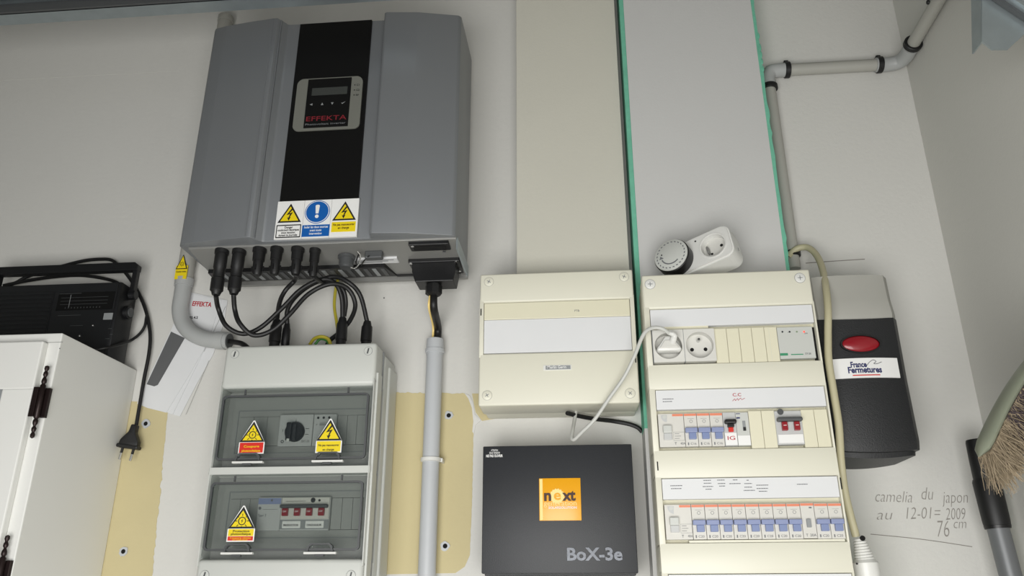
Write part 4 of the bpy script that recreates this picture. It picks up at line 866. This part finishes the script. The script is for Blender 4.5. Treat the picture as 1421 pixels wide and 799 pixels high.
tm('socket_well', disc((.029, -.0083, 0), (0, -1, 0), .0187, .0003, 36), M['sock'], so)
bm = disc((.039, -.0087, .001), (0, -1, 0), .0024, .0004, 12); bm = disc((.022, -.0087, -.007), (0, -1, 0), .0018, .0004, 12, bm); tm('contact_hole', bm, M['hole'], so)
tm('earth_pin', box(.0170, .0205, -.0180, -.0083, -.008, .004, .0012), M['steel'], so)
tm('switch_dot', disc((.005, -.019, .020), (0, -1, 0), .0014, .0005, 10), M['ink'])
tm('side_mark', box(.0582, .0586, .004, .0046, -.012, -.006), M['inkg'])
mz = 1e9
for o in list(TM.children)+[c for q in TM.children for c in q.children]:
    for v in o.data.vertices: mz = min(mz, v.co.z)
for o in TM.children: o.location.z = -mz+.0003

# ---------------------------------------------------------------- roller shutter control box
RB = root('shutter_control', 'black and grey roller door control box with red oval button', 'control box', (.39, 0, .19))
dr = D-.11; ux = .462; lx = .337
curve = lambda x: .004*(1-((x-(ux+lx)/2)/((ux-lx)/2))**2)
def shell(z0, z1, yf0, yf1, x0, x1, n=14, bulge=.010, sag=.0, sagt=0, back=0, r=.012):
    """curved front shell: bottom z0 with sag, top z1"""
    bm = bmesh.new(); cols = []
    for i in range(n+1):
        t = i/n; x = x0+(x1-x0)*t; s = 1-(2*t-1)**2; ed = (1-min(1, min(t, 1-t)*(x1-x0)/r))**2*r
        row = []
        zb2, zt2 = z0-sag*s, z1+sagt*s
        for (y, z) in ((back, zb2), (yf0-bulge*s+ed, zb2), (yf0-bulge*s+ed-.004, zb2+.012), ((yf0+yf1)/2-bulge*s*1.1+ed, (zb2+zt2)/2), (yf1-bulge*s+ed, zt2), (back, zt2)): row.append(bm.verts.new((x, y, z)))
        cols.append(row)
    m = len(cols[0])
    for a, b in zip(cols, cols[1:]):
        for k in range(m): bm.faces.new((a[k], a[(k+1) % m], b[(k+1) % m], b[k]))
    bm.faces.new(cols[0]); bm.faces.new(cols[-1][::-1]); return bm
zrb = Z(1281.8, 622, D-.105); zrm = Z(1250, 438, dr)
obj('front_cover', shell(zrb, zrm, -.104, -.104, lx, ux, sag=.005, sagt=-.004, bulge=.008), M['charc'], RB, 'black textured lower cover', smooth=True)
obj('bottom_lip', shell(zrb-.006, zrb+.004, -.094, -.096, lx+.002, ux-.003, sag=.006, bulge=.007), M['charc'], RB, smooth=True)
zr1 = Z(1238, 382, D-.095)
obj('upper_cover', shell(zrm-.006, zr1, -.1015, -.096, lx+.002, ux-.001, bulge=.006, sag=.003), M['mint'] if 0 else M['pvcb'], RB, 'pale grey upper cover', smooth=True)
obj('back_plate', box(lx-.003, ux+.003, -.012, -.001, zrb+.01, zr1+.003, .002), M['pvcb'], RB)
bc = P(1194.5, 477, D-.113)
obj('push_button', ell((bc.x, -.1115, bc.z), .0265, .0055, .0125, u=32, v=14), M['red'], RB, 'red oval push button', smooth=True)
obj('button_rim', ring([(bc.x+.0285*math.cos(t*math.pi/20), bc.z+.0140*math.sin(t*math.pi/20)) for t in range(40)], [(bc.x+.0262*math.cos(t*math.pi/20), bc.z+.0122*math.sin(t*math.pi/20)) for t in range(40)], -.1145, -.110), M['rubber'], RB)
# curved white label
dl_ = D-.1165
a, b = P(1157, 523, dl_), P(1251, 495, dl_); zl0, zl1 = Z(1205, 523.5, dl_), Z(1205, 496, dl_)
def yfront(x): t = (x-lx)/(ux-lx); s = 1-(2*t-1)**2; ed = (1-min(1, min(t, 1-t)*(ux-lx)/.012))**2*.012; return -.104-.0088*s+ed
bm = bmesh.new(); L0 = []; xs0, xs1 = lx+.012, P(1250, 510, dl_).x-.0005
for i in range(17):
    x = xs0+(xs1-xs0)*i/16; y = yfront(x)-.0026
    L0.append([bm.verts.new((x, y, zl0)), bm.verts.new((x, y, zl1)), bm.verts.new((x, y+.002, zl1)), bm.verts.new((x, y+.002, zl0))])
for p, q in zip(L0, L0[1:]):
    for k in range(4): bm.faces.new((p[k], p[(k+1) % 4], q[(k+1) % 4], q[k]))
bm.faces.new(L0[0]); bm.faces.new(L0[-1][::-1])
lb = obj('maker_label', bm, M['wht'], RB, 'white maker label', smooth=True)
def ctext(s, px0, px1, py, size, m, bold=.02, sh=0):
    x0 = X(px0, py, dl_); x1 = X(px1, py, dl_); z = Z((px0+px1)/2, py, dl_)
    bm = text(s, size, x0, 0, z, w=x1-x0, bold=bold, shear=sh)
    for v in bm.verts: v.co.y += yfront(v.co.x)-.0029
    return obj('lettering', bm, M[m], lb)
ctext('France', 1181, 1203, 509, .0115, 'navy', .03); ctext('Fermetures', 1177.5, 1224.5, 516.5, .0125, 'navy', .03)
bm = box(X(1184, 521, dl_), X(1222, 519, dl_), 0, .0003, Z(1203, 520.6, dl_), Z(1203, 519.2, dl_)); bmesh.ops.subdivide_edges(bm, edges=bm.edges[:], cuts=3)
for v in bm.verts: v.co.y += yfront(v.co.x)-.0030
obj('red_underline', bm, M['redm'], lb)
pts = [P(1203, 507, dl_), P(1207, 502, dl_), P(1212, 499, dl_), P(1216, 501, dl_), P(1213, 504, dl_), P(1218, 504, dl_), P(1224, 501.5, dl_)]
obj('bird_outline', tube([Vector((p.x, yfront(p.x)-.0030, p.z)) for p in pts], .0004, 6), M['inkg'], lb)

# ---------------------------------------------------------------- beige cable with inline connector
BC = root('beige_cable', 'thick beige cable curling down beside the control box to a connector', 'cable', tuple(P(1190, 745, D-.12)))
pts = [P(1094, 356, D-.022), P(1100, 349, D-.024), P(1110, 343.5, D-.028), P(1122, 344, D-.035), P(1133, 354, D-.05), P(1141, 372, D-.075), P(1146, 398, D-.110), P(1149, 430, D-.130), P(1149, 465, D-.131), P(1150, 500, D-.131), P(1157, 545, D-.131), P(1164, 590, D-.131), P(1167, 640, D-.130), P(1172, 680, D-.124), P(1180, 715, D-.115), P(1188, 744, D-.11)]
obj('sheath', tube(pts, .0052, 14), M['beige'], BC, smooth=True)
k0 = P(1192.5, 748, D-.11)
obj('ribbed_relief', lathe(sum([[(.0035*i, .0075+.0008*i), (.0035*i+.0018, .0066+.0008*i)] for i in range(8)], []), k0, Vector((.10, 0, -1)), 20), M['whitep'], BC, smooth=False)
k1 = k0+Vector((.10, 0, -1)).normalized()*.026
obj('connector_body', lathe([(0, .013), (.004, .0165), (.030, .0160), (.032, .0145), (.10, .013)], k1, Vector((.03, 0, -1)), 20), M['whitep'], BC, smooth=True)
obj('body_dot', disc((P(1188, 782, D-.125).x, -.128, P(1188, 782, D-.125).z), (0, -1, 0), .0014, .001, 8), M['ink'], BC)
obj('cord_end', disc(Vector(k0)+Vector((.0015, -.008, .0005)), (0, -1, .2), .0034, .002, 12), M['hole'], BC)

# ---------------------------------------------------------------- grey pipe run at the top right
yp = D-.0145; rp = .0108
PR = root('pipe_run', 'grey pipe with black clips running into the top right corner', 'pipe', tuple(P(1150, 93, yp)))
hz_ = (P(1108, 95.5, yp).z+P(1205, 91.5, yp).z)/2; hx = X(1079, 97, yp); cxr = xr-.0145
vx = (P(1068.5, 125, yp).x+P(1093, 300, yp).x)/2-.001
def rod(a, b, r, seg=18): return lathe([(0, r), ((Vector(b)-Vector(a)).length, r)], a, Vector(b)-Vector(a), seg)
yy = yp-D
obj('straight_pipe', rod((hx+.012, yy, hz_), (cxr-.035, yy, hz_), rp), M['pvcb'], PR, smooth=True)
obj('straight_pipe', rod((vx, yy, hz_-.03), (vx, yy, .500), rp), M['pvcb'], PR, smooth=True)
obj('straight_pipe', rod((cxr, yy-.035, hz_), (cxr, -.75, hz_), rp), M['pvcb'], PR, smooth=True)
obj('elbow', tube([(hx+.020, yy, hz_), (hx+.010, yy, hz_), (vx+.008, yy, hz_-.002), (vx, yy, hz_-.014), (vx, yy, hz_-.03)], .0128, 16), M['pvc'], PR, smooth=True)
obj('elbow', tube([(cxr-.045, yy, hz_), (cxr-.022, yy, hz_), (cxr-.006, yy-.006, hz_), (cxr, yy-.022, hz_), (cxr, yy-.045, hz_)], .0128, 16), M['pvc'], PR, smooth=True)
def clip(c, axis, r=.0148, nm='clip'):
    t0 = Vector(c)-Vector(axis)*.0045; o = obj(nm, lathe([(0, r-.001), (.0008, r), (.0082, r), (.009, r-.001)], t0, axis, 20), M['rubber'], PR, 'black clip', smooth=True)
    return o
x_ = X(1092, 96, yp); clip((x_, yy, hz_), (1, 0, 0)); obj('clip_lug', box(x_-.0045, x_+.0035, yy-.004, yy+.010, hz_+.011, hz_+.0185, .001), M['rubber'], PR)
x_ = X(1220, 88, yp); clip((x_, yy, hz_), (1, 0, 0)); obj('clip_lug', box(x_-.0045, x_+.0035, yy-.004, yy+.010, hz_+.011, hz_+.0185, .001), M['rubber'], PR)
clip((vx, yy, hz_-.036), (0, 0, 1)); clip((cxr, yy-.055, hz_), (0, 1, 0), .0155)
c = P(1105, 353, D-.014); clip((vx, yy, c.z), (0, 0, 1), .0135); obj('clip_lug', box(vx+.008, c.x+.006, -.022, -.004, c.z-.006, c.z+.007, .003), M['rubber'], PR)
obj('clip_lug', ell((cxr-.012, yy-.155, hz_+.004), .003, .004, .004, u=8, v=6), M['rubber'], PR)
# ---------------------------------------------------------------- white cabinet (left)
kx1, kx0, ky, kz1, kz0 = -.756, -1.18, -.208, .361, -.40
CB_ = root('wall_cabinet', 'white painted wall cabinet with ornate bronze hinge', 'cabinet', ((kx0+kx1)/2, 0, kz0))
obj('body', box(kx0, kx1, ky, -.001, kz0, kz1, .0015), M['cab'], CB_)
dk = D-.209
dX1 = (X(71, 477, dk)+X(27, 640, dk))/2; dZ1 = Z(60, 476, dk)
gx = X(6, 560, dk); gz = Z(3, 543, dk)
bm = box(kx0+.02, dX1, ky-.012, ky, dZ1-.06 if 0 else gz, dZ1, .002); bm = box(gx, dX1, ky-.012, ky, kz0+.02, gz+.001, .002, bm=bm); bm = box(kx0+.02, kx0+.07, ky-.012, ky, kz0+.02, gz+.001, .002, bm=bm); bm = box(kx0+.06, gx+.002, ky-.012, ky, kz0+.02, kz0+.07, .002, bm=bm)
dr_ = obj('door', bm, M['cab'], CB_)
obj('glass_pane', box(kx0+.068, gx+.001, ky-.007, ky-.004, kz0+.068, gz+.001), M['glassb'], dr_)
obj('pane_bead', ring([(kx0+.069, kz0+.069), (gx+.0005, kz0+.069), (gx+.0005, gz+.0005), (kx0+.069, gz+.0005)], [(kx0+.072, kz0+.072), (gx-.0025, kz0+.072), (gx-.0025, gz-.0025), (kx0+.072, gz-.0025)], ky-.0115, ky-.004), M['mgrey'], dr_)
obj('moulding_line', box(kx0+.01, X(92, 470, D-.208)-.004, ky-.0006, ky, dZ1+.0005, dZ1+.0012), M['igrey'], CB_)
def hinge(pxc, pyc, s=1.0):
    c = P(pxc, pyc, dk-.003)
    prof = [(-.052, .0005), (-.0505, .0028), (-.047, .0033), (-.0435, .0018), (-.041, .0030), (-.038, .0033), (-.035, .0017), (-.031, .0034), (-.0275, .0036), (-.025, .0022), (-.0225, .0040), (.0225, .0040), (.025, .0022), (.0275, .0036), (.031, .0034), (.035, .0017), (.038, .0033), (.041, .0030), (.0435, .0018), (.047, .0033), (.0505, .0028), (.052, .0005)]
    h = obj('hinge', lathe(prof, (c.x, ky-.0100, c.z), (0, 0, 1), 14), M['bronze'], CB_, 'turned bronze hinge', smooth=True)
    obj('hinge_leaf', box(c.x-.0105, c.x-.003, ky-.0142, ky-.0119, c.z-.022, c.z+.020, .0004), M['bronze'], h); obj('hinge_leaf', box(c.x+.0005, c.x+.0088, ky-.0060, ky-.0004, c.z-.022, c.z+.020, .0004), M['bronze'], h)
hinge(59, 558); hinge(3, 800)
obj('paint_dot', disc((X(83, 483.5, D-.208), ky, Z(83, 483.5, D-.208)), (0, -1, 0), .0009, .0005, 8), M['mgrey'], CB_)
# ---------------------------------------------------------------- radio on the cabinet
RA = root('portable_radio', 'black portable radio with carrying handle on top of white cabinet', 'radio', (-.888, -.045, kz1))
ra0, ra1, rf, rb, rz0, rz1 = -1.008, -.768, -.070, -.020, kz1+.0005, .4965
obj('case', box(ra0, ra1, rf, rb, rz0, rz1, .0025), M['radio'], RA, smooth=True)
obj('front_panel', box(ra0+.002, ra1-.005, rf-.0015, rf+.001, rz0+.002, rz1-.0025, .0006), M['radiof'], RA)
dR = D+rf-.002
sp = X(72, 440, dR)
g = obj('speaker_grille', box(ra0+.006, sp-.004, rf-.0025, rf-.001, rz0+.012, rz1-.014, .0005), M['radio'], RA)
for k in range(14): z = rz0+.018+.0075*k; obj('grille_slat', box(ra0+.008, sp-.006, rf-.0031, rf-.0022, z, z+.0035), M['radiof'], g) if z < rz1-.018 else None
a, b = P(77, 431, dR), P(160, 404, dR)
dial = obj('dial_window', box(a.x, b.x, rf-.0024, rf-.001, a.z, b.z, .0003), M['gblack'], RA)
bm = None
for k in range(12): bm = box(a.x+.016+.0055*k, a.x+.0168+.0055*k+.0002, rf-.0028, rf-.0023, a.z+.003, a.z+.0052, bm=bm)
for k in range(3): bm = box(a.x+.006, b.x-.010, rf-.0027, rf-.0023, a.z+.010+.006*k, a.z+.0104+.006*k, bm=bm)
bm = box(a.x+.001, a.x+.040, rf-.0027, rf-.0023, b.z-.0020, b.z-.0014, bm=bm)
obj('dial_scale', bm, M['dgrey'], dial)
obj('dial_needle', box(a.x+.022, a.x+.0226, rf-.0029, rf-.0023, a.z+.005, b.z-.004), M['mgrey'], dial)
a, b = P(143, 443.5, dR), P(157, 434, dR); obj('silver_badge', box(a.x, b.x, rf-.0027, rf-.001, a.z, b.z, .0003), M['mgrey'], RA)
bm = None
for px, py, w_ in ((80, 438, 40), (97, 452, 22), (150, 456, 6), (152, 464, 5), (146, 470, 7)): p = P(px, py, dR); bm = box(p.x, p.x+w_*.0010, rf-.0019, rf-.0014, p.z, p.z+.0006, bm=bm)
obj('faint_print', bm, M['dgrey'], RA)
for px, py in ((129, 451.5), (110.5, 466)): p = P(px, py, dR); obj('silver_stud', ell((p.x, rf-.002, p.z), .0021, .002, .0021, u=10, v=8), M['chrome'], RA, smooth=True)
# handle, knobs on the side
yh = -.043
zt1, zt0 = Z(190, 366, D+yh), Z(100, 384, D+yh)
zt1, zt0 = .4440*(D+yh), .4318*(D+yh)
bm = prism([(ra0-.010, zt0), (ra0-.010, zt1-.006), (ra0-.004, zt1), (ra1+.004, zt1), (ra1+.010, zt1-.005), (ra1+.010, zt0)], 'y', yh-.008, yh+.006, bev=.001)
H = obj('handle', bm, M['radio'], RA, 'thick black carrying handle')
obj('handle_arm', box(ra1+.0015, ra1+.0095, yh-.006, yh+.005, .475, zt0+.002, .001), M['radio'], RA); obj('handle_arm', box(ra0-.0095, ra0-.0015, yh-.006, yh+.005, .475, zt0+.002, .001), M['radio'], RA)
obj('pivot_knob', disc((ra1+.001, yh, .482), (1, 0, 0), .0085, .011, 20, bev=.001), M['radio'], RA); obj('pivot_knob', disc((ra0-.001, yh, .482), (-1, 0, 0), .0085, .011, 20, bev=.001), M['radio'], RA)
p = P(177, 433, 1.215)
obj('tuning_knob', lathe([(0, .0115), (.006, .0115), (.007, .0105)], (ra1, -.043, p.z), (1, 0, 0), 24), M['radio'], RA, smooth=True)
obj('knob_cap', disc((ra1+.007, -.043, p.z), (1, 0, 0), .008, .002, 20), M['dgrey'], RA)
obj('top_button', box(ra0+.004, ra0+.018, -.06, -.03, rz1-.001, rz1+.004, .001), M['radio'], RA)
# mains lead of the radio
q = lambda px, py, dep: P(px, py, D-dep)
RC = root('radio_lead', 'black mains lead looped over the radio, its two-pin plug hanging beside the cabinet', 'cord', tuple(q(178, 610, .02)))
pts = [q(10, 397, .012), q(22, 392, .012), q(40, 383, .012), q(80, 371, .012), q(115, 362, .012), q(140, 359.5, .012), q(155, 361, .012), q(166, 370, .012), q(177, 382, .011), q(190, 402, .010), q(200, 424, .010), q(206, 446, .010), q(208.5, 470, .010), q(206, 495, .010), q(200, 525, .010), q(195, 555, .010), q(189, 590, .012), q(187, 598, .014)]
obj('lead', tube(pts, .0030, 10), M['rubber'], RC, smooth=True)
pts = [q(5, 396, .013), q(40, 389, .013), q(75, 384, .013), q(110, 382, .013), q(140, 385.5, .013), q(160, 391, .013), q(172, 400, .013)]
obj('lead', tube(pts, .0030, 10), M['rubber'], RC, smooth=True)
pts = [q(130, 486, .085), q(150, 482, .075), q(168, 477.5, .05), q(182, 472, .022), q(194, 463, .014), q(201, 452, .013), q(203, 441, .012), q(204.5, 436, .012)]
obj('lead', tube(pts, .0024, 8), M['rubber'], RC, smooth=True)
pc_ = q(186, 596, .020); pb = q(178, 622, .020)
ax = (pb-pc_); ax.y = 0; L = ax.length; ax.normalize(); rt = Vector((-ax.z, 0, ax.x)); rt = rt if rt.x > 0 else -rt
def fan(pts, y0, y1): return prism([((pc_+ax*a+rt*b).x, (pc_+ax*a+rt*b).z) for a, b in pts], 'y', y0, y1, bev=.002)
obj('plug', fan([(-.008, -.0045), (-.008, .0045), (.004, .0055), (.018, .0155), (.027, .0165), (.027, -.0165), (.018, -.0155), (.004, -.0055)], -.026, -.014), M['rubber'], RC, 'flat black two-pin plug', smooth=True)
obj('plug_base', fan([(.025, -.0185), (.025, .0185), (.031, .0185), (.031, -.0185)], -.0275, -.0125), M['rubber'], RC)
for s in (-1, 1):
    a = pc_+ax*.031+rt*.0095*s; obj('pin', tube([a, a+ax*.008], .0022, 10, smooth=False), M['rubber'], RC); obj('pin_tip', tube([a+ax*.008, a+ax*.0185], .0021, 10, smooth=False), M['chrome'], RC)
# ---------------------------------------------------------------- leaflet tucked behind the elbow
LF = root('folded_leaflet', 'folded white leaflet with dark grey band tucked behind the elbow', 'leaflet', tuple(q(240, 520, .004)))
def paper(pl, dep, th=.0008): return prism([(q(a, b, dep).x, q(a, b, dep).z) for a, b in pl], 'y', -dep-th, -dep)
obj('back_sheet', paper([(262, 405), (316, 417), (311, 448), (296, 492), (272, 535), (250, 577.5), (236, 574), (224, 560), (236, 500), (250, 450)], .0010), M['paper'], LF)
bs = obj('middle_sheet', paper([(262, 407), (308, 416), (290, 470), (283, 487), (262, 530), (240, 575), (215, 566), (240, 480)], .0022), M['paper'], LF)
fs = obj('front_sheet', paper([(246, 440), (262, 452), (285, 482), (262, 522), (231, 572.5), (205, 566), (190.5, 560), (214, 508)], .0034), M['paper'], LF)
obj('grey_band', paper([(237.5, 460), (256.5, 469), (219, 534), (214, 536), (203.5, 533)], .0044, .0002), M['bandg'], fs)
a = q(266, 424, .0034); bm = text('EFFEKTA', .012, 0, 0, 0, w=q(293, 424, .003).x-a.x, bold=.02, mtx=Matrix.Translation((a.x, -.0034, a.z)) @ Matrix.Rotation(.10, 4, 'Y')); obj('red_lettering', bm, M['redp'], bs)
a = q(263, 440, .0034); obj('black_lettering', text('ES 4.2', .0062, a.x, -.0034, a.z-.003, bold=.02), M['ink'], bs)
for l in (((258, 575), (290, 500)), ((283, 488), (313, 425))):
    obj('paper_edge', tube([q(*l[0], .0036), q(*l[1], .0036)], .0003, 4, smooth=False), M['igrey'], LF)
# ---------------------------------------------------------------- telescopic pole in the corner
TP = root('telescopic_pole', 'grey pole with black grip standing in the right corner', 'pole', (.56, -.06, -EYE))
yq = D-.055
p0, p1 = (P(1383.5, 727, yq)), P(1402.5, 799, yq); gt = P(1355, 612, yq)
dv = (p0-p1).normalized(); p2 = p1+dv*((p1.z+EYE)/dv.z)*-1
dv = Vector((gt.x-.0-p2.x, 0, gt.z-p2.z)).normalized() if 0 else dv
obj('tube', lathe([(0, .0142), ((p0-p2).length+.01, .0142)], p2, dv, 22), M['polegr'], TP, smooth=True)
g1 = P(1366, 668, yq)
d2 = (gt-p0).normalized()
obj('collar', lathe([(0, .0168), (.008, .0175), (.060, .0182), (.064, .0168)], p0-d2*.003, d2, 22), M['rubber'], TP, smooth=True)
obj('grip', lathe([(0, .0160), (.03, .0155), ((gt-p0).length-.060, .0145), ((gt-p0).length-.056, .0135), ((gt-p0).length-.0555, .009)], p0+d2*.058, d2, 22), M['rubber'], TP, smooth=True)
obj('collar_ring', lathe([(0, .0165), (.004, .0172), (.005, .0165)], p0-d2*.006, d2, 22), M['black'], TP, smooth=True)
# ---------------------------------------------------------------- broom head
BR = root('broom', 'broom head with pale curved back and straw bristles, at the right edge', 'broom', tuple(P(1400, 590, .95)))
by = .95
A0 = P(1358, 624, by); A1 = P(1421, 530, by)
bx = (A1-A0).normalized(); nrm = Vector((bx.z, 0, -bx.x)); nrm = nrm if nrm.x > 0 else -nrm
Lh = (A1-A0).length
def bp(s, n, y): return A0+bx*s+nrm*n+Vector((0, y, 0))
# wooden / plastic back: sweep of an oval section with gentle arc
sec = []
bm = bmesh.new(); N = 22; rings = []
Ltot = .205
for i in range(N+1):
    t = i/N; s = -.006+Ltot*t; arc = -.010*math.sin(math.pi*min(1, t*1.0))+.004
    k = min(1, math.sqrt(max(0.02, 1-(1-min(1, t/.10))**2))); k2 = min(1, math.sqrt(max(0.02, 1-(1-min(1, (1-t)/.10))**2))); k = min(k, k2)
    r = []
    for j in range(14):
        a = 2*math.pi*j/14; r.append(bm.verts.new(bp(s, arc+.0065*k*math.sin(a), .019*k*math.cos(a))))
    rings.append(r)
for a, b in zip(rings, rings[1:]):
    for j in range(14): bm.faces.new((a[j], a[(j+1) % 14], b[(j+1) % 14], b[j]))
bm.faces.new(rings[0]); bm.faces.new(rings[-1][::-1])
obj('brush_back', bm, M['mint'], BR, 'pale green grey curved back', smooth=True)
def bristles(n, m, lab, sel):
    bm = bmesh.new()
    for i in range(n):
        t = random.random(); s = .000+(Ltot-.014)*t; y = random.uniform(-.018, .018)
        arc = -.010*math.sin(math.pi*t)+.004
        if sel and t < .22: continue
        L = random.uniform(.024, .044); lean = -.012*(1-t)+random.gauss(0, .010); yo = random.gauss(0, .009)+y*.3
        b0 = bp(s, arc+.004, y); e = bp(s+lean, arc+.004+L, y+yo); mid = (b0+e)/2+Vector((random.gauss(0, .0035), random.gauss(0, .0035), random.gauss(0, .0035)))
        r = .00042; pr = None
        u = Vector((random.uniform(-1, 1), random.uniform(-1, 1), random.uniform(-1, 1))).normalized()*r; v_ = u.cross(e-b0).normalized()*r
        R = [[bm.verts.new(p+w_*f) for w_ in (u, v_, -u-v_)] for p, f in ((b0, 1), (mid, 1), (e, .6))]
        for a, b in zip(R, R[1:]):
            for j in range(3): bm.faces.new((a[j], a[(j+1) % 3], b[(j+1) % 3], b[j]))
    return obj('bristles', bm, m, BR, lab, stuff=True)
bristles(3800, M['bris'], 'straw coloured bristles', False); bristles(7500, M['brisd'], 'purple brown bristles', True)
hA = bp(.17, -.002, 0); hB = Vector((xr-.012, hA.y+.03, hA.z+.05))
obj('broom_handle', tube([hA, (hA+hB)/2+Vector((0, 0, .01)), hB, Vector((xr+.0005, hB.y, hB.z+.012))], .0105, 14), M['mint'], BR, smooth=True)
# ---------------------------------------------------------------- galvanised bracket and strut, top right
yb_ = .80
BK = root('metal_bracket', 'galvanised steel bracket plate at the top right edge', 'bracket', tuple(P(1385, 40, yb_)))
f = lambda px, py, d=yb_: P(px, py, d)
pl = [(1362, 58), (1376, 69), (1398, 69), (1432, 38), (1470, -60), (1400, -90), (1357, -70), (1362, 0)]
obj('plate', prism([(f(*p).x, f(*p).z) for p in pl], 'y', yb_-D-.0012, yb_-D+.0012), M['galv'], BK)
pl = [(f(1362, 60), f(1352, 62, yb_+.012))]
a, b = f(1362, 58), f(1360, -70)
bm = bmesh.new(); v = [bm.verts.new(p) for p in (a, b, b+Vector((-.002, .022, 0)), a+Vector((-.001, .022, 0)), )]
v2 = [bm.verts.new(w_.co+Vector((.0018, 0, 0))) for w_ in v]
bm.faces.new(v); bm.faces.new(v2[::-1])
for i in range(4): bm.faces.new((v[i], v2[i], v2[(i+1) % 4], v[(i+1) % 4]))
obj('folded_flange', bm, M['galv'], BK)
ST = root('steel_strut', 'slotted steel strut crossing the bracket in the top right corner', 'rail', tuple(f(1421, 15)))
a, b = f(1368, -10, yb_-.006), f(1421, 25, yb_-.006); dv2 = (b-a).normalized(); up_ = Vector((-dv2.z, 0, dv2.x)); up_ = up_ if up_.z > 0 else -up_
tEnd = (xr-a.x)/dv2.x; tSt = -.12
def bar(n0, n1, y0, y1): 
    pts = [a+dv2*tSt+up_*n0, a+dv2*tEnd+up_*n0, a+dv2*tEnd+up_*n1, a+dv2*tSt+up_*n1]
    return prism([(min(p.x, xr), p.z) for p in pts], 'y', y0, y1)
y_ = yb_-D
obj('dark_lip', bar(0, .0055, y_-.008, y_-.002), M['dgrey'], ST); obj('web', bar(.0055, .011, y_-.016, y_-.002), M['galv'], ST); obj('dark_lip', bar(.011, .014, y_-.014, y_-.004), M['mgrey'], ST); obj('web', bar(.014, .034, y_-.012, y_-.008), M['galv'], ST)
# ---------------------------------------------------------------- ceiling rail, top left
yr = 1.0
RL = root('ceiling_track', 'galvanised track along the top left edge', 'rail', (-.8, -.26, .90))
zr_ = .9053
bm = box(-2.19, -.25, -.262, -.260, zr_, zr_+.060); obj('web', bm, M['galv'], RL)
obj('lower_flange', box(-2.19, -.25, -.262, -.235, zr_, zr_+.002), M['galv'], RL)
obj('front_lip', box(-2.19, -.25, -.266, -.2605, zr_, zr_+.0165), M['dgrey'], RL, 'dark lower lip'); obj('front_lip', box(-2.19, -.25, -.275, -.2735, zr_+.020, zr_+.06), M['galv'], RL)
obj('top_flange', box(-2.19, -.25, -.275, -.235, zr_+.058, zr_+.060), M['galv'], RL)
for x in (-2.0, -1.2, -.45): obj('hanger', box(x-.015, x+.015, -.2655, -.2625, zr_+.055, 1.300), M['galv'], RL)
obj('hanger', box(-2.1995, -2.18, -.275, -.235, zr_, zr_+.06), M['galv'], RL)
